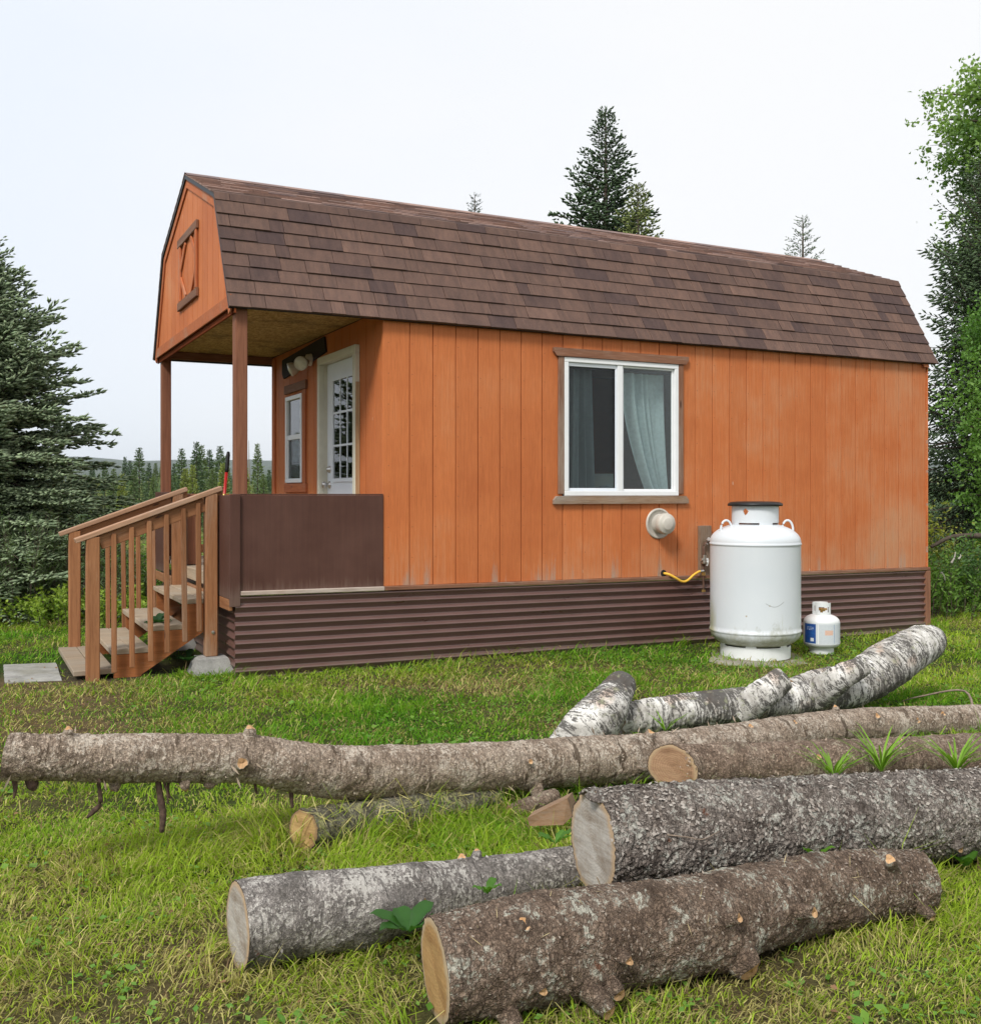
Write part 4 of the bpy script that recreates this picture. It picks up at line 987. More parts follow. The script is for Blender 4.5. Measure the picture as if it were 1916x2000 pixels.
# ------------------------------------------------------------------ gas line
gl = empty('gas_line', ORG, RZ, label='gas pipe on a wooden backing board with yellow hose left of the tank', cat='gas pipe')
lumber('backing_board', gl, M['sill'], (3.165, -.022, .585), (3.165, -.022, 1.068), .135, .036)
px_ = 3.112
v, f = tube([(px_+.14, -.08, .915), (px_+.05, -.075, .915), (px_+.012, -.072, .905), (px_, -.07, .88), (px_, -.07, .70)], .0125, 10); ob('pipe', v, f, M['pipe'], gl, smooth=True)
v, f = tube([(px_, -.07, .70), (px_, -.07, .47)], .009, 8); ob('drip_leg', v, f, M['pipe'], gl)
v, f = join(tube([(px_, -.07, .46), (px_, -.07, .48)], .018), tube([(px_+.0, -.07, .612), (px_+.0, -.07, .640)], .018)); ob('fitting', v, f, M['brass'], gl)
v, f = join(tube([(px_-.03, -.07, .758), (px_+.03, -.07, .758)], .014, 10), tube([(px_, -.085, .72), (px_, -.085, .80)], .017, 10), lathe([(0, .72), (.026, .722), (.028, .735), (0, .74)], 20, px_, -.085)); ob('regulator', v, f, M['metal'], gl)
v, f = tube([(px_+.018, -.095, .70), (px_+.03, -.10, .745), (px_+.022, -.098, .77)], .009, 8); ob('valve_lever', v, f, M['cyl'], gl)
v, f = join(tube([(px_+.06, -.075, .95), (px_+.035, -.085, .93), (px_+.03, -.08, .90)], .016, 8)); ob('elbow', v, f, M['metal'], gl)
pts = curve([(2.715, -.004, .640), (2.735, -.05, .634), (2.79, -.075, .602), (2.86, -.08, .566), (2.92, -.08, .572), (2.99, -.078, .618), (3.05, -.075, .646), (3.085, -.072, .652)], 30)
v, f = tube([tuple(p) for p in pts], .0115, 8); ob('hose', v, f, M['hose'], gl, smooth=True)
v, f = tube([(3.07, -.073, .650), (3.11, -.07, .654)], .014, 8); ob('hose_fitting', v, f, M['metal'], gl)
v, f = disc_v((2.712, -.002, .640), [(0, .005), (.022, .006), (.03, .004), (.032, 0)], 20); ob('wall_grommet', v, f, M['black'], gl)

# ------------------------------------------------------------------ red-handled shovel leaning in the porch
a = hw(-.62, 3.05, .73); b = hw(-.50, 3.14, 1.80)
sv_ = empty('shovel', a, 0, label='long red handle with black grip leaning on the far side of the porch', cat='shovel')
d = b-a
ob('handle', *tube([d*.12, d*.80], .017, 12), M['red'], sv_, smooth=True)
ob('collar', *tube([d*.565, d*.59], .021, 12), M['brass'], sv_, smooth=True)
ob('grip', *tube([d*.80, d*.83, d*.97, d*1.0], [.019, .021, .021, .014], 12), M['black'], sv_, smooth=True)
ob('blade', *tube([d*.13, d*.10, d*.03, d*.0], [.02, .05, .07, .05], 12), M['metal'], sv_, smooth=True)

# ------------------------------------------------------------------ logs
CUT = dict(grey=m_cut('grey_sawn_end', (.50, .46, .41), (.27, .215, .165), (.42, .29, .17), .3), gold=m_cut('golden_sawn_end', (.47, .29, .12), (.33, .18, .07), (.42, .33, .22), .3),
           warm=m_cut('warm_sawn_end', (.44, .27, .16), (.27, .15, .085), (.42, .30, .18), .35), mud=m_cut('muddy_sawn_end', (.50, .33, .14), (.30, .17, .07), (.20, .13, .07), .25),
           pale=m_cut('pale_fresh_cut', (.62, .40, .22), (.46, .24, .10), (.40, .26, .15), .2))
BARK = dict(front=m_bark('dark_lichened_bark', (.105, .070, .048), (.235, .170, .125), (.42, .335, .265), (.54, .53, .44), .08, 85, .8, lsc=9),
            big=m_bark('scaly_grey_bark', (.11, .085, .070), (.27, .23, .20), (.48, .43, .38), (.58, .57, .50), .10, 75, .9, lsc=11),
            left=m_bark('smooth_grey_bark', (.12, .108, .096), (.26, .235, .215), (.54, .50, .46), (.58, .55, .50), .11, 110, .5, lsc=5, sct=.62),
            long=m_bark('tan_grey_bark', (.19, .135, .092), (.44, .345, .265), (.70, .60, .49), (.72, .63, .52), .10, 110, .7, lsc=7, sct=.60),
            mid=m_bark('brown_flaky_bark', (.13, .088, .062), (.27, .195, .145), (.42, .335, .26), (.44, .38, .28), .05, 85, .7),
            moss=m_bark('mossy_bark', (.08, .07, .05), (.20, .185, .135), (.36, .34, .27), (.38, .37, .17), .12, 80, .7),
            birch=m_birch())
def make_log(name, label, pts, bark, cut, seg, step, flake, seed, cuts=(True, True), shear0=0, shear1=0, knots=(), rag=0, cat='log', group=None, world=False, lump=.05):
    """pts: (x, top y, bottom y, distance) read off the photograph, or (X,Y,Z,r) with world=True. A real log: swept tube with flaked bark, sawn faces, stubs"""
    C = []
    for p in pts:
        if world: C.append(p); continue
        x, yt, yb, Y = p; c0 = at(x, (yt+yb)/2, Y); C.append((c0.x, c0.y, c0.z, (yb-yt)/2/F*Y))
    C = np.array(C); L = np.sqrt((np.diff(C[:, :3], axis=0)**2).sum(1)).sum()
    n = max(int(L/step), 12); Cc = curve(C, n); P_ = Cc[:, :3]; rad = Cc[:, 3]
    org = P_[len(P_)//2].copy(); org[2] = 0
    T = np.gradient(P_, axis=0); T /= np.linalg.norm(T, axis=1)[:, None]
    sl = np.sqrt(1-0*T[:, 2]**2); rad = rad*sl
    side = np.cross(T, np.array([0, 0, 1.])); side /= np.linalg.norm(side, axis=1)[:, None]; up = np.cross(side, T)
    s = np.concatenate([[0], np.cumsum(np.sqrt((np.diff(P_, axis=0)**2).sum(1)))]); L = s[-1]
    th = np.arange(seg)*2*math.pi/seg; Sg, Th = np.meshgrid(s, th, indexing='ij'); Rr = np.repeat(rad[:, None], seg, 1)
    cosT, sinT = np.cos(Th), np.sin(Th)
    lc = np.stack([Sg, Rr*cosT, Rr*sinT], 2).reshape(-1, 3)
    # shape: low lumps, flakes, fine
    disp = (fbm(lc*4.5+seed, 3, seed)-.5)*2*lump*Rr.ravel()+(fbm(lc*16+seed, 3, seed+9)-.5)*.010
    if flake > 0:
        q_ = lc*np.array([42, 58, 58])+(fbm(lc*30, 2, seed+4)[:, None]-.5)*1.6; d1, d2, cid = worley(q_, seed)
        e = np.clip((d2-d1)*4, 0, 1); disp = disp+flake*(e*(.45+.75*cid)-.35)
        q_ = lc*np.array([18, 26, 26]); d1, d2, cid = worley(q_, seed+20); disp = disp+flake*.8*(np.clip((d2-d1)*5, 0, 1)*cid-.3)
    disp = disp+(fbm(lc*150, 2, seed+3)-.5)*.003
    K = []; KN = np.zeros(len(lc))
    for kn in knots:   # (fraction, angle deg, length, radius, lean)
        ks = kn[0]*L; ka = R(kn[1]); i = int(np.argmin(abs(s-ks))); rr = rad[i]
        kp = np.array([ks, rr*math.cos(ka), rr*math.sin(ka)]); dd = np.sqrt(((lc-kp)**2*np.array([1, 1, 1])).sum(1))
        disp = disp+kn[3]*.5*np.exp(-(dd/(kn[3]*1.6))**2); K.append((i, ka, kn)); KN = np.maximum(KN, np.exp(-(dd/(kn[3]*1.8))**2))
    rr = Rr.ravel()+disp; RR = rr.reshape(n, seg)
    A_ = Sg.copy()
    LF = .12
    if shear0: A_ = A_-np.clip(1-Sg/LF, 0, 1)*shear0*RR*cosT
    if shear1: A_ = A_+np.clip(1-(L-Sg)/LF, 0, 1)*shear1*RR*cosT
    if rag: A_[0] -= rag*(fbm(np.stack([cosT[0]*3, sinT[0]*3, Th[0]*0], 1), 3, seed)-.3)*2
    dA = (A_-Sg)[:, :, None]
    V = P_[:, None, :]+side[:, None, :]*(RR*cosT)[:, :, None]+up[:, None, :]*(RR*sinT)[:, :, None]+T[:, None, :]*dA
    V = V-org; i = np.arange(n-1)[:, None]*seg+np.arange(seg)[None, :]; j = np.arange(n-1)[:, None]*seg+(np.arange(seg)+1)[None, :] % seg
    Fc = np.stack([i, j, j+seg, i+seg], 2).reshape(-1, 4)
    root = empty(name, tuple(org), 0, label=label, cat=cat, group=group)
    ob('bark', V.reshape(-1, 3), Fc, BARK[bark], root, smooth=True, attrs={'lc': ('FLOAT_VECTOR', lc), 'kn': ('FLOAT', KN)})
    for e, on in ((0, cuts[0]), (n-1, cuts[1])):
        if not on: continue
        ring = V[e]; cc = ring.mean(0); tt = T[e]*(-1 if e == 0 else 1); vv = []; l_ = []; ra = []; m = 9
        off = tt*.0015
        rk = np.linspace(1, .0, m)
        for k, q_ in enumerate(rk):
            wob = (fbm(np.stack([RR[e]*cosT[e]*q_*25, RR[e]*sinT[e]*q_*25, Th[e]*0+e], 1), 2, seed+2)-.5)*.006*(1-q_**6)
            vv.append(cc+(ring-cc)*q_*.992+off-tt*(.002 if q_ == 1 else 0)+tt*wob[:, None]); l_.append(np.stack([Th[e]*0, RR[e]*cosT[e]*q_, RR[e]*sinT[e]*q_], 1)); ra.append(np.full(seg, q_))
        vv = np.concatenate(vv); i = np.arange(m-1)[:, None]*seg+np.arange(seg)[None, :]; j = np.arange(m-1)[:, None]*seg+(np.arange(seg)+1)[None, :] % seg
        ff = np.stack([i, i+seg, j+seg, j], 2).reshape(-1, 4) if e == 0 else np.stack([i, j, j+seg, i+seg], 2).reshape(-1, 4)
        ff = ff[:, ::-1] if e == 0 else ff[:, ::-1]
        ob('sawn_end', vv, ff.copy(), CUT[cut], root, smooth=True, attrs={'lc': ('FLOAT_VECTOR', np.concatenate(l_)), 'rad': ('FLOAT', np.concatenate(ra))})
    for (i, ka, kn) in K:
        if kn[2] <= 0: continue
        nrm = side[i]*math.cos(ka)+up[i]*math.sin(ka); dirv = nrm+T[i]*kn[4]; dirv /= np.linalg.norm(dirv)
        p0 = P_[i]-org+nrm*(rad[i]*.85); ln = kn[2]+rad[i]*.15; a_, b_ = kn[3], kn[3]*.82; ns = 12
        y = np.cross(dirv, [0.3, .2, .93]); y /= np.linalg.norm(y); x_ = np.cross(y, dirv); v = []; lcs = []
        for (t, r_) in ((0, a_*1.5), (.35, a_*1.12), (.7, a_), (1, b_), (1, b_*.9), (1.0, .0005)):
            for q_ in range(ns):
                aa = 2*math.pi*q_/ns; jit = 1+.12*math.sin(aa*3+seed+i)+.06*math.sin(aa*7)
                p = p0+dirv*(ln*t+.004*math.sin(aa*2)*(t == 1))+(x_*math.cos(aa)+y*math.sin(aa))*r_*jit
                v.append(tuple(p)); lcs.append((ln*t, math.cos(aa)*a_, math.sin(aa)*a_))
        f = []; mi = []
        for k in range(5):
            for q_ in range(ns): f.append((k*ns+q_, k*ns+(q_+1) % ns, (k+1)*ns+(q_+1) % ns, (k+1)*ns+q_)); mi.append(1 if k >= 4 else 0)
        ob('branch_stub', v, f, [BARK[bark], CUT['pale']], root, smooth=True, mi=mi, attrs={'lc': ('FLOAT_VECTOR', lcs), 'rad': ('FLOAT', [0.4]*len(v))})
    return root, P_, rad, T, side, up
def flakes(L_, n, sz, cols, seed, frac=(0, 1), lift=.35, name='bark_flakes', top=False, lenk=1., wk=.75):
    root, P_, rad, T, side, up = L_; r = np.random.default_rng(seed); m = len(P_); i = r.integers(int(frac[0]*(m-2))+1, int(frac[1]*(m-2))+1, n)
    a = r.uniform(R(20), R(160), n) if top else r.uniform(R(-75), R(150), n); nr = side[i]*np.cos(a)[:, None]+up[i]*np.sin(a)[:, None]; tg = -side[i]*np.sin(a)[:, None]+up[i]*np.cos(a)[:, None]
    p = P_[i]-np.array(root.location)+nr*(rad[i]*(1.0+r.normal(size=n)*.012)+.001)[:, None]+T[i]*r.normal(size=(n, 1))*.01
    q_ = r.uniform(0, 6.28, n)[:, None]; d = T[i]*np.cos(q_)+tg*np.sin(q_)+nr*np.abs(r.normal(size=(n, 1)))*lift
    s_ = sz*r.uniform(.5, 1.5, n); tq = r.random((n, 1)); V, Fc, C = leaves(p, d, nr, s_*lenk, s_*wk, np.array(cols[0])*(1-tq)+np.array(cols[1])*tq, .08)
    setp(ob(name, V, Fc, M['flake'], root, attrs={'Col': ('FLOAT_COLOR', C)}), kind='stuff')
def Yg(yb): return F*EYE/(yb-HY)
def gp(x, yt, yb, dY=0): return (x, yt, yb, Yg(yb)+dY)
k_ = 1.0202
# side vector = T x Z: for logs running left to right it points toward the camera, so angle 0 is the near side, 90 the top
LG = 'felled logs lying on the lawn'
L1 = make_log('spruce_log', 'dark knotty log with golden sawn end, nearest of the pile at bottom centre',
    [gp(849, 1797, 1994), gp(1071, 1750, 1954), gp(1200, 1737, 1926), gp(1326, 1722, 1903), gp(1530, 1684, 1836), gp(1683, 1664, 1801), gp(1795, 1664, 1782)],
    'front', 'gold', 170, .0058, .0042, 3, knots=((.13, 52, .012, .024, 0), (.27, 4, .035, .015, .2), (.46, 24, .045, .017, .4), (.09, -38, .08, .026, .2), (.215, -26, .085, .027, .3), (.25, -22, .05, .024, .2), (.14, -12, .02, .014, 0), (.63, 12, .06, .021, .3), (.50, -32, .05, .045, .1), (.90, 48, .07, .019, -.7), (.95, -22, .05, .018, .4), (.74, 80, 0, .03, 0), (.36, 70, 0, .03, 0), (.8, -20, .0, .03, 0)), group=LG, lump=.07)
L2 = make_log('spruce_log', 'smooth grey log with pale sawn end at lower left of the pile',
    [gp(464, 1725, 1893), gp(580, 1708, 1867), gp(698, 1700, 1846), gp(911, 1682, 1790), gp(1110, 1655, 1747, -.02), gp(1175, 1650, 1738, 0)],
    'left', 'grey', 130, .0075, .0018, 14, knots=((.14, 78, 0, .02, 0), (.32, 5, .0, .03, 0), (.35, 8, .0, .025, 0), (.40, 15, .022, .016, .6), (.43, 75, 0, .03, 0), (.58, 85, .02, .018, -.3), (.62, 90, .03, .016, .3), (.30, -60, .01, .03, 0), (.76, 45, 0, .02, 0)), group=LG)
L3 = make_log('spruce_log', 'thickest log with scaly grey bark and pale grey sawn end at right of the pile',
    [(1157, 1545, 1748, 3.32), (1350, 1533, 1728, 3.44), (1563, 1522, 1700, 3.60), (1757, 1513, 1682, 3.78), (1930, 1505, 1667, 3.94), (2150, 1500, 1640, 4.12)],
    'big', 'grey', 190, .0056, .0085, 25, knots=((.60, -20, .035, .020, .3), (.78, 70, .01, .022, 0), (.42, 30, 0, .03, 0), (.36, 62, 0, .02, 0)), group=LG, lump=.045)
L5 = make_log('spruce_log', 'brown flaky log with warm round sawn end behind the thickest log',
    [(1313, 1455, 1545, 4.62), (1480, 1452, 1540, 4.72), (1700, 1444, 1531, 4.84), (1916, 1434, 1521, 4.98), (2150, 1428, 1510, 5.1)],
    'mid', 'warm', 80, .011, .004, 37, shear0=-.75, knots=((.13, 60, .0, .03, 0), (.30, 30, .012, .016, 0), (.5, 70, .01, .015, 0), (.68, 20, .012, .016, 0), (.10, -10, 0, .03, 0)), group=LG)
L4 = make_log('spruce_log', 'long crooked pale log lying across the pile with its left end in the air',
    [(12, 1434, 1523, 3.55), (180, 1436, 1526, 3.70), (335, 1435, 1526, 3.84), (484, 1437, 1529, 3.97), (560, 1447, 1543, 4.04), (650, 1458, 1558, 4.13), (760, 1457, 1557, 4.25), (880, 1455, 1551, 4.40), (1000, 1449, 1542, 4.55), (1140, 1440, 1534, 4.73), (1271, 1433, 1527, 4.90), (1419, 1416, 1500, 5.15), (1649, 1387, 1454, 5.62), (1916, 1377, 1436, 6.02), (2150, 1366, 1420, 6.4)],
    'long', 'warm', 84, .0095, .0036, 51, shear0=.32, knots=((.030, 75, .030, .018, 0), (.135, 80, .035, .024, 0), (.130, 5, .035, .026, -.1), (.165, 0, .004, .030, 0), (.10, -62, .03, .018, 0), (.075, 20, 0, .014, 0), (.205, 35, 0, .02, 0), (.335, 20, .02, .014, 0), (.345, -50, .05, .03, .1), (.43, 55, .0, .022, 0), (.445, 70, .03, .024, .2), (.46, -45, .01, .022, 0), (.38, 50, 0, .015, 0), (.50, 10, .0, .02, 0), (.235, -78, .03, .022, .3), (.25, -66, .025, .030, 0), (.262, -80, .035, .020, -.3), (.285, -70, .03, .028, .2), (.06, -80, .03, .02, 0), (.115, -72, .02, .022, 0), (.6, 50, .01, .016, 0), (.7, 40, .015, .02, 0), (.78, 40, .01, .018, 0), (.66, 80, .03, .018, 0), (.84, 35, .015, .018, 0), (.745, 20, .01, .02, 0), (.55, 60, .01, .018, 0)), group=LG, lump=.06)
L6 = make_log('spruce_log', 'short mossy log with slanted yellow cut under the long crooked log',
    [(592, 1582, 1662, Yg(1662)), (690, 1568, 1645, 4.12), (800, 1548, 1622, 4.24), (900, 1538, 1602, 4.38), (965, 1526, 1588, 4.5)],
    'moss', 'mud', 64, .009, .005, 63, shear0=-.12, knots=((.55, 70, 0, .02, 0), (.3, 50, 0, .02, 0)), group=LG)
flakes(L3, 6000, .014, ((.15, .12, .10), (.40, .365, .325)), 301, wk=.6, lift=.28)
flakes(L1, 2600, .010, ((.12, .085, .065), (.33, .28, .23)), 302, wk=.5, lift=.3)
flakes(L2, 350, .011, ((.20, .18, .16), (.42, .39, .36)), 303, lift=.2, wk=.5)
flakes(L4, 1500, .011, ((.24, .175, .125), (.54, .45, .36)), 304, lift=.25, wk=.5)
flakes(L5, 1300, .013, ((.16, .11, .08), (.38, .30, .23)), 305, wk=.55)
flakes(L6, 260, .05, ((.35, .33, .10), (.58, .50, .22)), 306, name='dry_clippings', top=True, lenk=1.6, wk=.06, lift=.15)
flakes(L4, 160, .04, ((.20, .15, .11), (.40, .32, .24)), 307, name='bark_splinters', lenk=1.0, wk=.16, lift=.8)
flakes(L1, 45, .03, ((.30, .24, .12), (.55, .45, .25)), 308, name='dry_clippings', top=True, lenk=1.3, wk=.05, lift=.2)
# crooked birch with its stubs
P1 = at(1235, 1400, 5.95); 
bl, Pb, rb, Tb, sb, ub = make_log('birch_log', 'crooked white birch log rising to the right behind the pile',
    [(1212, 1376, 1444, 5.78), (1290, 1362, 1430, 5.86), (1373, 1352, 1421, 5.95), (1511, 1338, 1404, 6.15), (1600, 1325, 1392, 6.30), (1665, 1298, 1380, 6.42), (1722, 1262, 1352, 6.55), (1768, 1235, 1318, 6.68), (1800, 1222, 1296, 6.85), (1815, 1222, 1286, 7.0)],
    'birch', 'grey', 96, .009, .004, 71, rag=.05, knots=(), group=None, lump=.08, cat='log')
def sub_stub(root, pts, name='branch_stub', seed=81, bark='birch'):
    r, *_ = make_log('tmp', 'x', pts, bark, 'warm', 56, .010, .003, seed, world=True, lump=.07)
    for ch in list(r.children):
        ch.name = name if ch.name.startswith('bark') else 'sawn_end'; ml = Vector(r.location)-Vector(root.location); ch.parent = root; ch.location = ml
    bpy.data.objects.remove(r)
def q4(x, y, Y, r): p = at(x, y, Y); return (p.x, p.y, p.z, r)
sub_stub(bl, [q4(1440, 1395, 6.0, .095), q4(1485, 1360, 5.98, .085), q4(1530, 1325, 6.02, .072)], seed=83)
sub_stub(bl, [q4(1590, 1362, 6.25, .095), q4(1640, 1325, 6.15, .075), q4(1690, 1298, 6.15, .056)], seed=87)
sub_stub(bl, [q4(1545, 1345, 6.4, .06), q4(1590, 1325, 6.5, .05), q4(1622, 1314, 6.6, .04)], seed=89)
make_log('birch_log', 'forked grey birch stump leaning up behind the long crooked log',
    [q4(1100, 1480, 5.42, .12), q4(1138, 1438, 5.48, .135), q4(1172, 1398, 5.56, .13), q4(1198, 1362, 5.68, .10), q4(1216, 1335, 5.8, .078)], 'birch', 'grey', 72, .009, .004, 91, world=True, group=None, lump=.09)
# chunk and split piece left of the thick log
make_log('short_log', 'little log piece left of the thick pale sawn end', [q4(998, 1590, 4.36, .036), q4(1040, 1572, 4.42, .036), q4(1085, 1556, 4.5, .034)], 'mid', 'warm', 40, .008, .003, 95, world=True, cat='log piece')
a = at(1030, 1612, 3.95); pr = [at(1030, 1598, 3.98), at(1108, 1560, 4.02), at(1118, 1595, 4.02), at(1100, 1612, 4.0), at(1034, 1614, 3.98)]
n = 5; v = [tuple(p-a) for p in pr]+[tuple(p-a+Vector((.03, .12, -.01))) for p in pr]
f = [tuple(range(n)), tuple(range(2*n-1, n-1, -1))]+[((i+1) % n, i, n+i, n+(i+1) % n) for i in range(n)]
o = ob('split_wood', v, f, m_wood('split_firewood', (.30, .17, .09), (.17, .085, .04), (.30, .25, .2), .3, knots=False)); o.location = a; setp(o, 'split wedge of firewood lying beside the thick pale sawn end', 'split log')
# flap of bark over the thick log's end
r3 = L3[0]; v = []; f = []; nu, nv = 14, 26
for j in range(nv):
    t = j/(nv-1)
    for i in range(nu):
        s_ = i/(nu-1); ang = R(62)+R(70)*s_; ext = .085*math.sin(math.pi*min(1, s_*1.1))**.6*(.8+.3*math.sin(s_*9))
        rr = L3[2][0]*1.03+.004*math.sin(s_*20+t*9)-.01*t; p = L3[1][0]-L3[3][0]*(t*ext-.03)+(L3[4][0]*math.cos(ang)+L3[5][0]*math.sin(ang))*(rr)
        v.append(tuple(p-np.array(r3.location)))
for j in range(nv-1):
    for i in range(nu-1): f.append((j*nu+i, j*nu+i+1, (j+1)*nu+i+1, (j+1)*nu+i))
o = ob('bark_flap', v, f, BARK['big'], r3, smooth=True, attrs={'lc': ('FLOAT_VECTOR', [(p[0]*1., p[1], p[2]) for p in v])})
md = o.modifiers.new('thickness', 'SOLIDIFY'); md.thickness = .007
# strips of bark and twigs hanging under the long log
r4 = L4[0]; o4 = Vector(r4.location)
def hang(pts, rs, Y):
    P__ = [at(x, y, Y)-o4 for x, y in pts]; c_ = curve([(*p, r) for p, r in zip(P__, rs)], 14)
    v, f = tube([tuple(q_[:3]) for q_ in c_], [max(.0015, q_[3]) for q_ in c_], 7)
    ob('hanging_twig', v, f, M['rootbark'], r4, smooth=True)
hang([(190, 1505), (194, 1540), (196, 1570), (183, 1585), (170, 1598)], [.006, .007, .009, .010, .004], 3.70)
hang([(172, 1520), (186, 1508), (196, 1530)], [.003, .004, .005], 3.66)
hang([(307, 1515), (312, 1550), (318, 1590), (316, 1626)], [.011, .012, .013, .009], 3.80)
hang([(317, 1520), (326, 1545), (328, 1570)], [.005, .004, .003], 3.80); hang([(331, 1522), (328, 1542), (333, 1560)], [.006, .005, .004], 3.82)
hang([(27, 1520), (30, 1540), (27, 1560)], [.010, .008, .003], 3.55); hang([(60, 1518), (64, 1535), (68, 1545)], [.022, .02, .006], 3.58)
hang([(497, 1523), (499, 1540), (502, 1552)], [.007, .006, .003], 3.97); hang([(568, 1545), (569, 1560), (571, 1578)], [.010, .009, .006], 4.03)
def twig(label, pts, r, name='fallen_twig', mat='twig'):
    a_ = Vector(pts[0]); c_ = curve(pts, 16); o = ob(name, *tube([tuple(Vector(q_)-a_) for q_ in c_], list(np.linspace(r, r*.4, 16)), 6), M[mat], smooth=True); o.location = a_; return setp(o, label, 'twig')
twig('thin bare twig lying behind the right end of the long log', [tuple(at(1905, 1405, 6.3)), tuple(at(1884, 1350, 6.5)), tuple(at(1800, 1360, 6.6)), tuple(at(1755, 1372, 6.7))], .009)
twig('pale forked twig lying on the thick scaly log', [tuple(at(1292, 1630, 3.24)), tuple(at(1345, 1636, 3.22)), tuple(at(1372, 1640, 3.23)), tuple(at(1405, 1624, 3.26))], .0028)
v, f = tube([tuple(at(1755, 1300, 6.5)), tuple(at(1755, 1300, 6.5))], .01) if False else ([], [])

# ------------------------------------------------------------------ foliage generators
def spindles(P_, D_, Ln, Rd, col, tip):
    "three-sided needle-covered twig ends"
    D_ = D_/np.linalg.norm(D_, axis=1)[:, None]; A_ = np.cross(D_, rng.normal(size=D_.shape)); A_ /= np.linalg.norm(A_, axis=1)[:, None]; B_ = np.cross(D_, A_)
    vs = [P_]
    for k in range(3):
        a = 2*math.pi*k/3; vs.append(P_+D_*(Ln*.5)[:, None]+(A_*math.cos(a)+B_*math.sin(a))*Rd[:, None])
    vs.append(P_+D_*Ln[:, None]); V = np.stack(vs, 1).reshape(-1, 3); n = len(P_); i = np.arange(n)*5
    tri = [(0, 1, 2), (0, 2, 3), (0, 3, 1), (4, 2, 1), (4, 3, 2), (4, 1, 3)]
    Fc = np.stack([np.stack([i+t for t in q_], 1) for q_ in tri], 1).reshape(-1, 3)
    one = np.ones((n, 1)); C = np.stack([np.hstack([col, one])]+[np.hstack([col, one])]*3+[np.hstack([tip, one])], 1).reshape(-1, 4); return V, Fc, C
def unit(v): return v/(np.linalg.norm(v, axis=-1, keepdims=True)+1e-9)
def spruce_geo(H, Rad, clear, nb, seed, fl, fr, spacing, base_c, tip_c, irr=0., pw=.85, droop=.25, tall=.0, hang_=0., tw=.34, minz=0., flat=False):
    "fingers of needles on twigs on branches; returns foliage arrays and branch tubes"
    r = np.random.default_rng(seed); FP = []; FD = []; bt = []
    for i in range(nb):
        t = (i+r.random())/nb; t = t**.9; z = H*(clear+(1-clear)*t*.985)
        L = Rad*(1-t)**pw*r.uniform(.72-irr, 1.12+irr*.4)+.03*H*.3
        if t > .93: L *= .8
        az = i*2.39996+r.uniform(-.4, .4); el = R(-12+55*t**1.5+r.uniform(-8, 8)*(1+irr*3)); hor = np.array([math.cos(az), math.sin(az), 0.])
        n = max(3, int(L/spacing)); s = np.linspace(.0, 1, n+1)[1:]
        def pos(s_): return np.array([0, 0, z])+hor*(L*s_*math.cos(el))+np.array([0, 0, 1.])*(L*(math.sin(el)*s_-droop*s_*(1-.75*s_)))
        pts = [pos(x) for x in (0, .33, .66, 1)]; bt.append(tube([tuple(p) for p in pts], [.012*L+.004, .009*L+.003, .006*L+.002, .002], 3, False))
        sd = np.array([-math.sin(az), math.cos(az), 0.])
        for k, x in enumerate(s):
            p = pos(x); tg = unit(pos(min(1, x+.05))-pos(x-.05))
            for sg in (-1, 1):
                tl = (tw*L*(1-x)**.8+fl*.9)*r.uniform(.6, 1.15)
                if x < .12: tl *= .4
                d = unit(tg*.62+sd*sg*r.uniform(.6, .95)+np.array([0, 0, r.uniform(-.15, .22)-hang_])); m = max(1, int(tl/(spacing*.8)))
                for j in range(m):
                    q_ = (j+r.random()*.6)/m; b = p+d*tl*q_; b[2] -= hang_*.5*tl*q_
                    s2 = unit(np.cross(d, [0, 0, 1.])); fd = unit(d*.75+s2*(1 if j % 2 else -1)*r.uniform(.25, .9)+np.array([0, 0, r.uniform(-.1, .35)-hang_*1.3]))
                    FP.append(b); FD.append(fd)
                FP.append(p+d*tl*.9); FD.append(d)
            if r.random() < .7: FP.append(p); FD.append(unit(tg+np.array([0, 0, r.uniform(.3, .9)])))
        FP.append(pos(1)); FD.append(unit(pos(1)-pos(.9)+np.array([0, 0, .05])))
    for k in range(14): FP.append(np.array([0, 0, H*(.95+.05*k/14)])); FD.append(unit(r.normal(size=3)*.5+np.array([0, 0, 1.])))
    FP = np.array(FP); FD = np.array(FD); keep = FP[:, 2] > minz; FP, FD = FP[keep], FD[keep]; n = len(FP)
    tonev = (.62+.76*r.random(n))[:, None]*(.75+.5*vnoise(FP*2.2/max(H/5, 1), seed))[:, None]
    c = np.array(base_c)*tonev; tcol = np.array(tip_c)*tonev
    tp_ = np.clip(.5+.5*(1-FP[:, 2]/H)*4.5, .5, 1); Ln = fl*r.uniform(.7, 1.3, n)*tp_; Rd = fr*r.uniform(.8, 1.25, n)*tp_
    if flat: Vv = leaves(FP, FD, r.normal(size=(n, 3)), Ln, Rd*2.2, c, .1)
    else: Vv = spindles(FP, FD, Ln, Rd, c, tcol)
    return Vv, join(*bt)
def spruce_tree(label, loc, H, Rad, group=None, rot=0, trunk=True, bend=0, **kw):
    (V, Fc, C), (bv, bf) = spruce_geo(H, Rad, **kw)
    root = empty('spruce_tree', loc, rot, label=label, cat='tree', group=group)
    ob('crown', V, Fc, M['needle'], root, attrs={'Col': ('FLOAT_COLOR', C)})
    ob('branches', bv, bf, M['treebark'], root)
    tr = .016*H+.02; v, f = tube([(0, 0, -.2), (.0, .0, H*.3), (0, 0, H*.7), (0, 0, H*.99)], [tr, tr*.75, tr*.35, .008], 10); ob('trunk', v, f, M['treebark'], root, smooth=True)
    return root
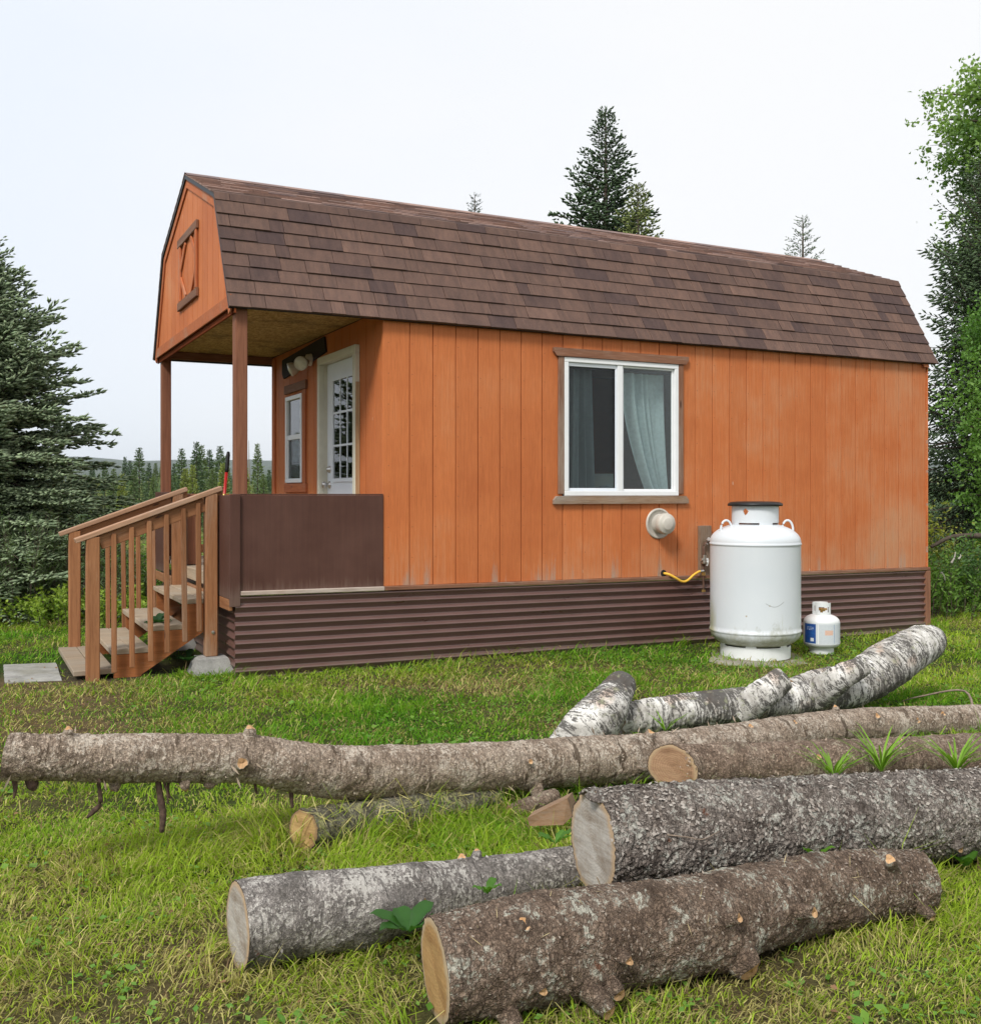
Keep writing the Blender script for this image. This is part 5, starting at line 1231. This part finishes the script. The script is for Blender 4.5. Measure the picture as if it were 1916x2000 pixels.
spruce_tree('big blue green spruce filling the left edge beside the steps', (at(-55, 965, 12.3).x, 12.3, -.1), 4.78, 2.30, nb=820, clear=.06, seed=5, fl=.110, fr=.017, spacing=.078, base_c=(.18, .245, .140), tip_c=(.46, .56, .34), pw=.92, droop=.06, irr=.30, tw=.30)
DS = dict(base_c=(.050, .085, .042), tip_c=(.095, .15, .07), irr=.42)
spruce_tree('tall dark spruce rising behind the middle of the roof', (at(1183, 965, 24).x, 24, -.3), 10.65, 3.1, nb=300, clear=.10, seed=8, fl=.16, fr=.030, spacing=.115, minz=5.2, pw=.92, droop=.26, tw=.30, **DS)
spruce_tree('lighter green spruce in front of the tall dark spruce behind the roof', (at(1246, 965, 22.5).x, 22.5, -.3), 8.45, 2.1, nb=230, clear=.12, seed=9, fl=.13, fr=.026, spacing=.10, minz=4.8, base_c=(.12, .155, .045), tip_c=(.22, .25, .09), pw=.8, droop=.25, irr=.3)
spruce_tree('tip of a small spruce just showing above the roof ridge', (at(927, 965, 23).x, 23, -.3), 8.35, .75, nb=150, clear=.2, seed=10, fl=.11, fr=.013, spacing=.09, minz=5.5, pw=.9, droop=.05, tw=.2, **DS)
spruce_tree('sparse young spruce behind the right part of the roof', (at(1568, 965, 23.5).x, 23.5, -.3), 8.0, 1.5, nb=110, clear=.2, seed=12, fl=.13, fr=.017, spacing=.10, minz=4.2, irr=.3, base_c=(.08, .12, .06), tip_c=(.14, .19, .09), pw=.8, droop=.1, tw=.26)
spruce_tree('dark drooping spruce at the right edge behind the cabin', (at(1925, 965, 15.5).x, 15.5, -.2), 6.6, 1.45, nb=270, clear=.04, seed=15, fl=.11, fr=.016, spacing=.085, irr=.35, base_c=(.065, .10, .05), tip_c=(.13, .20, .085), pw=.42, droop=.28, hang_=.35)
# tall leafy tree at the right edge
def leafy_tree(label, loc, H, prof, nl, lsz, seed, cols, name='birch_tree', barkm='birchtrunk', lean=0., nbr=120):
    r = np.random.default_rng(seed); root = empty(name, loc, 0, label=label, cat='tree'); bt = []; C_ = []
    for i in range(nbr):
        t = (i+.5)/nbr; z = H*(.12+.86*t); L = np.interp(z/H, *zip(*prof))*r.uniform(.55, 1.08); az = i*2.4+r.uniform(-.5, .5); el = r.uniform(.15, .75)
        e = np.array([math.cos(az)*L, math.sin(az)*L, L*math.tan(el)*.5]); p0 = np.array([lean*z, 0, z-.1*H*.2])
        bt.append(tube([tuple(p0), tuple(p0+e*.5+np.array([0, 0, .05*L])), tuple(p0+e)], [.02*L+.004, .012*L+.003, .002], 4, False))
        for k in range(int(5+L*9)):
            s_ = r.uniform(.25, 1.05); c = p0+e*s_+r.normal(size=3)*np.array([.10, .10, .08])*(.4+.5*L); C_.append((*c, .05+.10*r.random()))
    C_ = np.array(C_); per = max(1, nl//len(C_)); idx = np.repeat(np.arange(len(C_)), per); n = len(idx)
    P_ = C_[idx, :3]+r.normal(size=(n, 3))*C_[idx, 3:4]*np.array([1, 1, .8]); D_ = r.normal(size=(n, 3))+np.array([0, 0, -.5]); N_ = r.normal(size=(n, 3))+np.array([0, 0, 1.])
    ct = vnoise(P_*1.3, seed); ct = np.clip((ct-.5)*1.6+.5+r.normal(size=n)*.18, 0, 1)[:, None]; col = np.array(cols[0])*(1-ct)+np.array(cols[1])*ct
    V, Fc, C = leaves(P_, D_, N_, lsz*r.uniform(.7, 1.3, n), lsz*.75*r.uniform(.7, 1.2, n), col); ob('crown', V, Fc, M['leaf'], root, attrs={'Col': ('FLOAT_COLOR', C)})
    v, f = join(*bt); ob('branches', v, f, M['treebark'], root)
    tr = .011*H+.03; v, f = tube([(0, 0, -.3), (lean*H*.3, 0, H*.3), (lean*H*.7, 0, H*.7), (lean*H, 0, H*.98)], [tr, tr*.8, tr*.45, .01], 10); ob('trunk', v, f, M[barkm], root, smooth=True)
    return root
GR = ((.085, .175, .04), (.25, .38, .10))
leafy_tree('tall leafy birch cut off by the right edge of the picture', (at(1955, 965, 17.5).x, 17.5, -.2), 8.9, ((0, .2), (.2, .4), (.42, .70), (.55, .85), (.72, .85), (.84, 1.25), (.94, 1.3), (1., .5)), 30000, .080, 31, GR, nbr=170)
leafy_tree('bright green young birch against the dark spruce at the right edge', (at(1950, 965, 14.2).x, 14.2, -.2), 4.3, ((0, .15), (.3, .4), (.55, .62), (.75, .75), (1., .3)), 11000, .055, 33, ((.10, .22, .04), (.22, .38, .08)), nbr=60)

# ------------------------------------------------------------------ spruces of the middle distance, each its own thing
protos = []
for k, (Hh, Rr_, bc, tcc) in enumerate(((5.5, .85, (.075, .125, .055), (.05, .08, .04)), (5.5, 1.05, (.09, .14, .055), (.06, .09, .04)), (5.0, .72, (.20, .24, .06), (.10, .13, .04)), (5.5, .95, (.12, .17, .06), (.07, .10, .04)))):
    (V, Fc, C), (bv, bf) = spruce_geo(Hh, Rr_, clear=.03, nb=150, seed=40+k, fl=.15, fr=.034, spacing=.14, base_c=bc, tip_c=tcc, pw=1.1, droop=.3, irr=.25, tw=.3, flat=True)
    tv, tf = tube([(0, 0, -.5), (0, 0, Hh*.6), (0, 0, Hh)], [.07, .04, .01], 6); nV = len(V); tf2 = []
    for q_ in tf:
        for i in range(1, len(q_)-1): tf2.append((q_[0]+nV, q_[i]+nV, q_[i+1]+nV))
    V2 = np.vstack([V, np.array(tv)]); F2 = np.vstack([Fc, np.array(tf2)]); C2 = np.vstack([C, np.tile([.06, .045, .035, 1], (len(tv), 1))])
    protos.append(mesh('spruce_tree', V2, F2, M['needle'], attrs={'Col': ('FLOAT_COLOR', C2)}))
spec = [(244, 892, 95, 0), (254, 899, 120, 0), (272, 874, 62, 1), (291, 904, 110, 0), (304, 904, 110, 3), (316, 906, 85, 3), (340, 905, 80, 0), (355, 876, 60, 1), (376, 908, 45, 2), (384, 863, 58, 0), (393, 869, 62, 3), (409, 878, 66, 0), (430, 871, 55, 1), (441, 890, 70, 3), (436, 905, 42, 2), (470, 898, 70, 0), (503, 866, 52, 3), (526, 917, 60, 0), (205, 905, 80, 1), (222, 915, 48, 3), (238, 925, 40, 2), (300, 925, 44, 3), (362, 915, 38, 2), (330, 920, 48, 1), (415, 915, 40, 3), (480, 915, 46, 2), (515, 925, 50, 3), (180, 900, 100, 0), (262, 918, 46, 1), (350, 930, 52, 0)]
place = ['left of the porch', 'between the porch posts', 'right of the near porch post', 'beyond the handrail']
kinds = ['dark narrow spruce', 'dark broad spruce', 'yellow green spruce', 'mid green spruce']
for i, (x, y, Y, k) in enumerate(spec):
    p = at(x, y, Y); z0 = gz(p.x, Y); Hh = p.z-z0; base = 5.0 if k == 2 else 5.5
    o = link('spruce_tree', protos[k]); o.location = (p.x, Y, z0); sc_ = Hh/base; o.scale = (sc_*rnd.uniform(.85, 1.2), sc_*rnd.uniform(.85, 1.2), sc_); o.rotation_euler = (0, 0, rnd.uniform(0, 6.28))
    pl_ = place[0] if x < 312 else place[1] if x < 455 else place[2]
    size = 'tall' if y < 880 else 'midsize' if y < 905 else 'low'
    setp(o, '%s distant %s %s, number x' % (size, kinds[k], pl_), 'tree', 'distant spruces seen past the porch')
# labels that single each out: rank from left among all
rk_ = sorted([(x, i) for i, (x, y, Y, k) in enumerate(spec)])
ordw = ['first', 'second', 'third', 'fourth', 'fifth', 'sixth', 'seventh', 'eighth', 'ninth', 'tenth', 'eleventh', 'twelfth', 'thirteenth', 'fourteenth', 'fifteenth', 'sixteenth', 'seventeenth', 'eighteenth', 'nineteenth', 'twentieth', 'twenty-first', 'twenty-second', 'twenty-third', 'twenty-fourth', 'twenty-fifth', 'twenty-sixth', 'twenty-seventh', 'twenty-eighth', 'twenty-ninth', 'thirtieth']
sps = [o for o in bpy.data.objects if o.get('group') == 'distant spruces seen past the porch']
for rk, o in enumerate(sorted(sps, key=lambda o_: o_.location.x/o_.location.y)):
    o['label'] = o['label'].split(', number')[0]+', %s from the left' % ordw[rk]
sn = ob('dead_tree', *tube([(0, 0, 0), (.03, 0, 2.5), (0, 0, 5.2)], [.05, .035, .008], 6), M['twig']); sp_ = at(486, 860, 50); sn.location = (sp_.x, 50, -.6); sn.scale = (1, 1, (sp_.z+.6)/5.2)
setp(sn, 'bare dead tree standing just right of the near porch post', 'tree')
# the far forest reads as one mass
r = np.random.default_rng(77); Vs = []; Fs = []; Cs = []; off = 0; n = 4000
ang = r.uniform(R(48), R(132), n); dist_ = 85+r.random(n)**1.5*1100; order = np.argsort(dist_)
for i in order:
    d_ = dist_[i]; x, y = d_*math.cos(ang[i]), d_*math.sin(ang[i]); h = (1.36+.6+d_*.0165)*r.uniform(.62, 1.12); w_ = h*r.uniform(.13, .22)+d_*.0008; z0 = -.6
    m = 8 if d_ < 260 else 4; kk = r.random(); base = .8*(np.array([.080, .13, .06]) if kk < .65 else np.array([.19, .22, .065]) if kk < .83 else np.array([.115, .175, .06]))*r.uniform(.75, 1.3)
    for k in range(m):
        zb = z0+h*k/m*.93; zt_ = z0+h*min(1, (k+1.8)/m); rr = w_*(1-k/m)**.85*r.uniform(.85, 1.2); ns = 10 if d_ < 260 else 6; a0_ = r.uniform(0, 6); cc = base*r.uniform(.8, 1.2)
        al = np.arange(ns)*2*math.pi/ns+a0_; ra_ = rr*np.where(np.arange(ns) % 2 == 0, 1.15, .55)*r.uniform(.75, 1.2, ns)
        ringp = np.vstack([np.stack([x+ra_*np.cos(al), y+ra_*np.sin(al), zb-h*.05*r.random(ns)*(np.arange(ns) % 2 == 0)], 1), [[x, y, zt_]]])
        q_ = np.arange(ns); Vs.append(ringp); Fs.append(np.stack([off+q_, off+(q_+1) % ns, off+ns+0*q_], 1)); Cs.append(np.tile([*cc, 1], (ns+1, 1))); off += ns+1
o = ob('forest', np.vstack(Vs), np.vstack(Fs), M['needle'], attrs={'Col': ('FLOAT_COLOR', np.vstack(Cs))}); setp(o, 'far spruce forest reaching to the horizon', 'forest', kind='stuff')

# ------------------------------------------------------------------ bushes
def bush(label, x, Y, w_, h, n, ln, wd, cols, seed, up_=.5, cat='bush', name='bush', z=None, group=None, dp=None):
    r = np.random.default_rng(seed); z0 = gz(x, Y) if z is None else z; root = empty(name, (x, Y, z0), 0, label=label, cat=cat, group=group)
    ns = max(8, int(n/45)); bt = []; P_ = []; D_ = []; dp = dp or w_*.7
    for i in range(ns):
        bx_ = r.normal()*w_*.28; by_ = r.normal()*dp*.28; hh = h*r.uniform(.45, 1.1)*math.exp(-(bx_/w_)**2*.8); lx, ly = r.normal(size=2)*.22*hh+np.array([bx_, by_])*.35
        bt.append(tube([(bx_, by_, -.06), (bx_+lx*.4, by_+ly*.4, hh*.55), (bx_+lx, by_+ly, hh)], [.006, .004, .0015], 3, False)); m = n//ns
        s_ = r.uniform(.08, 1.02, m)**.8; sd = r.normal(size=(m, 3)); P_.append(np.stack([bx_+lx*s_**1.3, by_+ly*s_**1.3, hh*s_], 1)+sd*.03*(.4+h)); D_.append(unit(r.normal(size=(m, 3))*np.array([1, 1, .35]))+np.array([0, 0, up_]))
    P_ = np.vstack(P_); D_ = np.vstack(D_); m = len(P_); P_[:, 2] = np.abs(P_[:, 2]); ct = np.clip(vnoise(P_*3, seed)*1.2-.1+r.normal(size=m)*.2, 0, 1)[:, None]
    V, Fc, C = leaves(P_, D_, r.normal(size=(m, 3))+np.array([0, 0, .8]), ln*r.uniform(.6, 1.3, m), wd*r.uniform(.7, 1.3, m), np.array(cols[0])*(1-ct)+np.array(cols[1])*ct)
    ob('foliage', V, Fc, M['leaf'], root, attrs={'Col': ('FLOAT_COLOR', C)}); v, f = join(*bt); setp(ob('stems', v, f, M['treebark'], root), kind='stuff'); return root
WL = ((.07, .125, .04), (.22, .28, .15)); YG = ((.15, .26, .03), (.33, .44, .06)); MG = ((.075, .165, .028), (.19, .33, .05))
B_ = [(-6.3, 11.6, 1.5, 1.15, 5200, .085, .016, WL), (-5.2, 11.4, 1.3, 1.15, 5600, .085, .016, WL), (-4.55, 11.7, 1.0, .95, 3200, .08, .016, WL), (-4.0, 12.2, 1.2, .9, 3600, .07, .018, MG), (-3.3, 12.6, 1.4, .75, 3800, .06, .020, YG), (-2.5, 12.9, 1.2, .8, 3000, .06, .02, MG), (-5.8, 10.9, 1.4, .45, 3400, .06, .014, MG), (-4.5, 11.0, 1.5, .38, 3400, .05, .026, YG), (-3.5, 11.4, 1.2, .32, 2400, .05, .03, YG), (-1.5, 13.3, 1.2, .7, 1600, .06, .02, MG)]
bl_ = ['silvery willow bush at the far left edge under the big spruce', 'silvery willow bush just left of the porch steps', 'narrow leaved bush seen through the far newel post', 'green bush seen through the first balusters of the steps', 'yellow green weeds seen through the middle balusters', 'leafy bush seen through the top balusters of the steps', 'low dense green weeds along the far left lawn edge', 'bright low weeds at the lawn edge behind the newel posts', 'bright low weeds seen between the lower balusters', 'green bush mostly hidden behind the porch panel']
for i, (b, l) in enumerate(zip(B_, bl_)): bush(l, *b, 200+i)
RB = [(5.2, 12.2, 1.2, .75, 3200, .07, .022, MG, 'tall grassy green weeds beside the right corner of the cabin'), (5.9, 12.6, 1.1, .9, 3400, .065, .028, ((.06, .13, .04), (.15, .27, .08)), 'leafy green bush right of the cabin corner'), (6.6, 12.4, 1.2, .7, 2800, .06, .03, MG, 'low bush at the right edge of the lawn'), (5.7, 13.6, 1.0, 1.25, 2200, .06, .035, ((.16, .20, .03), (.32, .34, .05)), 'yellow green bush under the dark spruce at the right edge'), (7.3, 13.2, 1.4, 1.0, 2600, .07, .03, MG, 'green bush beyond the right edge of the lawn')]
for i, b in enumerate(RB): bush(b[-1], *b[:-1], 230+i)
pb = at(1890, 1055, 13.0); twig('bare brown fallen branch under the dark spruce at the right edge', [(pb.x+.8, 13.4, pb.z+.05), (pb.x+.2, 13.1, pb.z+.05), (pb.x-.2, 13.0, pb.z+.04), (pb.x-.5, 12.9, pb.z-.08)], .05, 'fallen_branch', 'treebark')
for (x0, y0, x1, y1, l_) in ((1858, 1100, 1866, 1078, 'short white dead stick poking out of the right bushes'), (1838, 1118, 1846, 1134, 'lower white dead stick in the right bushes'), (1872, 1092, 1876, 1083, 'curved grey dead stick in the right bushes')):
    twig(l_, [tuple(at(x0, y0, 12.0)), tuple(at((x0+x1)/2+2, (y0+y1)/2, 12.0)), tuple(at(x1, y1, 12.0))], .014, 'dead_stick', 'birchtrunk')

# ------------------------------------------------------------------ weeds and tufts by the logs
def weed(label, p, n, ln, wd, col, seed, up_=.8, name='broadleaf_weed', cat='weed', wide=.5):
    r = np.random.default_rng(seed); V = []; F_ = []; C = []
    for k in range(n):
        a = 2*math.pi*k/n+r.uniform(-.5, .5); L_ = ln*r.uniform(.7, 1.15); hor = np.array([math.cos(a), math.sin(a), 0]); el = r.uniform(up_-.25, up_+.3); m = 8; o = len(V); sd = np.array([-math.sin(a), math.cos(a), 0])
        cc = np.array(col)*r.uniform(.75, 1.2)
        for j in range(m+1):
            t = j/m; c = hor*L_*t*math.cos(el*(1-.5*t))+np.array([0, 0, L_*(math.sin(el)*t-.25*t*t)]); wv = wd*(math.sin(math.pi*min(1, t*wide+ (1-wide)*t*t+.02))**.8)*(1 if 0 < j < m else .05)
            for sg in (-1, 0, 1): V.append(c+sd*sg*wv/2+np.array([0, 0, abs(sg)*wv*.18+.003*math.sin(j*2.1)])); C.append((*(cc*(1.15 if sg == 0 else 1)), 1))
        for j in range(m):
            for g_ in (0, 1): i0 = o+j*3+g_; F_.append((i0, i0+1, i0+4, i0+3))
    ob_ = ob(name, V, F_, M['leaf'], smooth=True, attrs={'Col': ('FLOAT_COLOR', C)}); ob_.location = p; return setp(ob_, label, cat)
GL = (.075, .19, .022)
weed('large dark green leaf weed between the two nearest sawn ends', at(800, 1822, 2.93), 6, .12, .06, (.035, .11, .018), 1, .75)
weed('upright bright green leaf weed in front of the thickest log', at(1592, 1690, 3.42), 3, .105, .036, (.13, .30, .03), 2, 1.25)
weed('small green leaf weed behind the front log near its middle', at(952, 1748, 3.15), 4, .07, .03, GL, 3, .9)
weed('green leaf weed at the far right edge behind the thickest log', at(1885, 1700, 3.7), 4, .09, .035, GL, 4, 1.0)
weed('dark leafy weed at the right end of the front log', at(1812, 1775, 3.42), 7, .075, .035, (.05, .13, .03), 5, .5)
weed('small leafy weed growing up through the lower steps', hw(-1.62, .62, .36), 9, .14, .06, (.04, .12, .035), 6, .5)
weed('small leafy weed growing up through the upper steps', hw(-1.40, .58, .45), 6, .12, .05, (.04, .12, .035), 16, .7)
weed('dark leafy weed in the shade under the porch steps', hw(-1.42, .45, .08), 9, .14, .05, (.03, .09, .02), 17, .6)
weed('green weed with broad leaves left of the thickest sawn end', at(1085, 1650, 3.55), 5, .08, .035, GL, 7, .8)
def tuft(label, p, n, ln, seed): return weed(label, p, n, ln, .010, (.17, .31, .03), seed, 1.15, 'grass_tuft', 'grass tuft', 1)
tuft('tall bright grass tuft in front of the brown flaky log, left one', at(1628, 1528, 4.42), 28, .20, 8)
tuft('tall bright grass tuft in front of the brown flaky log, middle one', at(1722, 1512, 4.55), 27, .24, 9)
tuft('tall bright grass tuft at the right edge in front of the brown flaky log', at(1868, 1512, 4.6), 32, .22, 10)
tuft('small grass tuft at the broken left end of the birch log', at(1300, 1432, 5.5), 9, .16, 11)

# ------------------------------------------------------------------ the grass
r = np.random.default_rng(99)
def scatter(n, y0, y1):
    y = np.sqrt(r.uniform(y0*y0, y1*y1, n)); x = r.uniform(-1, 1, n)*(.50*y+.45+.35*(r.random(n) < .5)); return x, y
gx_ = []; gy_ = []
for n, y0, y1 in ((178000, 2.15, 4.4), (132000, 4.4, 8.0), (108000, 8.0, 12.3)):
    x, y = scatter(n, y0, y1); gx_.append(x); gy_.append(y)
X = np.concatenate(gx_); Y = np.concatenate(gy_)
cu = (X-ORG.x)*math.cos(RZ)+(Y-ORG.y)*math.sin(RZ); cv_ = -(X-ORG.x)*math.sin(RZ)+(Y-ORG.y)*math.cos(RZ)
inside = (cu > -1.16) & (cu < 6.14) & (cv_ > .02) & (cv_ < 3.3)
steps = (cu > -2.26) & (cu < -1.15) & (cv_ > .33) & (cv_ < 1.75) & (r.random(len(X)) < .93)
slab_ = (Y > 7.42) & (Y < 8.27) & (X > -3.95+.0*X) & (X < -3.08-(Y-7.5)*.50)
padm = (((X-2.04)/.26)**2+((Y-8.46)/.13)**2 < 1+.5*(fb2(X, Y, 7, 2, 4)-.5)*4) | (np.hypot(X-2.29, Y-8.92) < .28)
dr = dryness(X, Y); soilm = (np.exp(-((X+3.0)/.55)**2-((Y-7.95)/.5)**2) > .35) & (r.random(len(X)) < .75)
clump = fb2(X, Y, 6, 3, 33); thin = (r.random(len(X)) < np.clip((dr-.5)*1.1, 0, .45)) | (r.random(len(X)) < .55*sstep(.52, .36, clump))
keep = ~(inside | steps | slab_ | padm | soilm | thin); X, Y, dr, clump = X[keep], Y[keep], dr[keep], clump[keep]; cu, cv_ = cu[keep], cv_[keep]
n = len(X); Z = ground_z(X, Y)-.004
big = fb2(X, Y, .9, 3, 61); lushb = sstep(.40, .62, fb2(X, Y, 2.3, 3, 71))
h = r.gamma(5, .2, n)*(.018+.012*clump+.018*lushb)*(.8+.05*np.minimum(Y, 8))
edge_ = np.exp(-(cv_/-.07)**2)*((cu > -1.2) & (cu < 6.2)); h = h*(1+1.0*edge_)
for LL_, amt, wdt in ((L1, .9, .10), (L2, .9, .09), (L3, 1.2, .12), (L4, .35, .10), (L5, 1.0, .12), (L6, 1.3, .12)):
    P_ = LL_[1][::8]; rad_ = LL_[2][::8]; dmin = np.full(n, 9.)
    for p, q_ in zip(P_, rad_): dmin = np.minimum(dmin, np.hypot(X-p[0], Y-p[1])-q_)
    h = h*(1+amt*np.exp(-(np.maximum(dmin, 0)/wdt)**2)*r.random(n)*1.3)
    gone = dmin < (-.06 if LL_ is not L4 else -9); h = np.where(gone, .004, h)
gap_ = np.exp(-((X-.0)/.8)**2-((Y-4.0)/.45)**2); h = h*(1+1.0*gap_)
h = h*np.where(Y > 11.2, 1.6, 1)
az = r.uniform(0, 2*math.pi, n); wind = fb2(X, Y, 3.5, 2, 81)*12; az = np.where(r.random(n) < .5, wind+r.normal(size=n)*.5, az)
lean = np.abs(r.normal(size=n))*.65+.35; flatb = r.random(n) < .22+.35*dr; lean = np.where(flatb, 1.35+.1*r.normal(size=n), lean); h = np.where(flatb, h*1.35, h)
wd = (.0019+.00068*Y)*r.uniform(.7, 1.35, n); dirh = np.stack([np.cos(az), np.sin(az), 0*az], 1); sd = np.stack([-np.sin(az), np.cos(az), 0*az], 1)*wd[:, None]*.5
tw_ = r.uniform(0, math.pi, n); sd = np.stack([np.cos(tw_), np.sin(tw_), 0*tw_], 1)*wd[:, None]*.5
P0 = np.stack([X, Y, Z], 1); up_ = np.array([0, 0, 1.]); l1 = lean*.6; l2 = np.minimum(lean*1.5, 1.75)
Pm = P0+(dirh*np.sin(l1)[:, None]+up_*np.cos(l1)[:, None])*(h*.55)[:, None]; Pt = Pm+(dirh*np.sin(l2)[:, None]+up_*np.cos(l2)[:, None])*(h*.5)[:, None]
V = np.stack([P0-sd, P0+sd, Pm+sd*.8, Pm-sd*.8, Pt], 1).reshape(-1, 3); i = np.arange(n)*5
Fg = np.stack([np.stack([i, i+1, i+2], 1), np.stack([i, i+2, i+3], 1), np.stack([i+3, i+2, i+4], 1)], 1).reshape(-1, 3)
lush = np.array([.115, .285, .020]); yel = np.array([.330, .440, .045]); straw = np.array([.56, .50, .20]); deep = np.array([.065, .190, .018]); brown = np.array([.22, .15, .085])
t1 = np.clip((big-.5)*2.2+.50+.50*sstep(5.6, 3.8, Y)-.42*np.exp(-((Y-6.6)/1.1)**2)+r.normal(size=n)*.22+.25*sstep(9.8, 11, Y), 0, 1)[:, None]
colg = lush*(1-t1)+yel*t1; t2 = (np.clip((clump-.5)*3, 0, 1)*.6)[:, None]; colg = colg*(1-t2)+deep*t2*1.6*.6+colg*t2*.4
st_ = (r.random(n) < .05+.42*dr+.08*sstep(5, 3.5, Y)) | (flatb & (r.random(n) < .12+.4*dr+.2*sstep(5.2, 3.8, Y))); colg = np.where(st_[:, None], straw*r.uniform(.5, 1.1, (n, 1)), colg); br_ = r.random(n) < .15*dr; colg = np.where(br_[:, None], brown, colg)
colg = colg*r.uniform(.72, 1.28, (n, 1)); C = np.stack([colg, colg, colg, colg, colg*1.12], 1).reshape(-1, 3); C = np.hstack([C, np.ones((len(C), 1))])
o = ob('grass', V, Fg, M['grass'], attrs={'Col': ('FLOAT_COLOR', C)}); setp(o, 'short mown lawn grass with dry straw patches', 'grass', kind='stuff')
# small broad leaves (clover, plantain) in the lawn
m = 34000; y = np.sqrt(r.uniform(2.4**2, 10.5**2, m)); x = r.uniform(-.53, .53, m)*y; pt = fb2(x, y, 2.2, 3, 91); kp = (pt > .52) & (dryness(x, y) < .75); cu = (x-ORG.x)*math.cos(RZ)+(y-ORG.y)*math.sin(RZ); cv_ = -(x-ORG.x)*math.sin(RZ)+(y-ORG.y)*math.cos(RZ)
kp &= ~((cu > -2.3) & (cu < 6.2) & (cv_ > -.0) & (cv_ < 3.3)); kp &= ~((y > 7.4) & (y < 8.3) & (x < -3.0)); x, y = x[kp], y[kp]; m = len(x)
P_ = np.stack([x, y, ground_z(x, y)+r.uniform(.004, .030, m)], 1); a = r.uniform(0, 6.28, m); D_ = np.stack([np.cos(a), np.sin(a), r.uniform(-.2, .5, m)], 1)
sz = r.uniform(.012, .030, m)*np.where(r.random(m) < .12, 1.8, 1.); tq_ = r.random((m, 1)); V, Fc, C = leaves(P_, D_, np.tile([0, 0, 1.], (m, 1))+r.normal(size=(m, 3))*.3, sz, sz*.62, np.array([.10, .24, .03])*(1-tq_)+np.array([.19, .34, .05])*tq_, .12)
o = ob('clover', V, Fc, M['leaf'], attrs={'Col': ('FLOAT_COLOR', C)}); setp(o, 'clover and small broad leaves in the lawn', 'ground cover', kind='stuff')
# dead bits: bark chips and dry leaves
m = 700; y = np.sqrt(r.uniform(2.5**2, 8**2, m)); x = r.uniform(-.5, .5, m)*y; P_ = np.stack([x, y, ground_z(x, y)+.02], 1); a = r.uniform(0, 6.28, m)
sz = r.uniform(.01, .028, m); V, Fc, C = leaves(P_, np.stack([np.cos(a), np.sin(a), r.normal(size=m)*.2], 1), np.tile([0, 0, 1.], (m, 1))+r.normal(size=(m, 3))*.4, sz, sz*.6, np.array([.20, .11, .06])*r.uniform(.6, 1.8, (m, 1)), .2)
o = ob('bark_chips', V, Fc, M['leaf'], attrs={'Col': ('FLOAT_COLOR', C)}); setp(o, 'bark chips and dry leaves scattered on the lawn', 'debris', kind='stuff')
hz = bpy.data.materials.new('haze'); hz.use_nodes = True; hn = hz.node_tree; hn.nodes.clear(); ho = hn.nodes.new('ShaderNodeOutputMaterial')
pv = hn.nodes.new('ShaderNodeVolumePrincipled'); pv.inputs['Color'].default_value = (.88, .94, 1, 1); pv.inputs['Density'].default_value = .00011; pv.inputs['Anisotropy'].default_value = .2
hn.links.new(pv.outputs[0], ho.inputs['Volume'])
o = ob('haze', *boxes([(-5400, 5400, -60, 5400, -5, 175)]), hz); setp(o, 'pale haze over the distant forest', 'haze', kind='stuff')
print('tris', sum(len(o.data.polygons) for o in bpy.data.objects if o.type == 'MESH'), 'shingles', nsh)
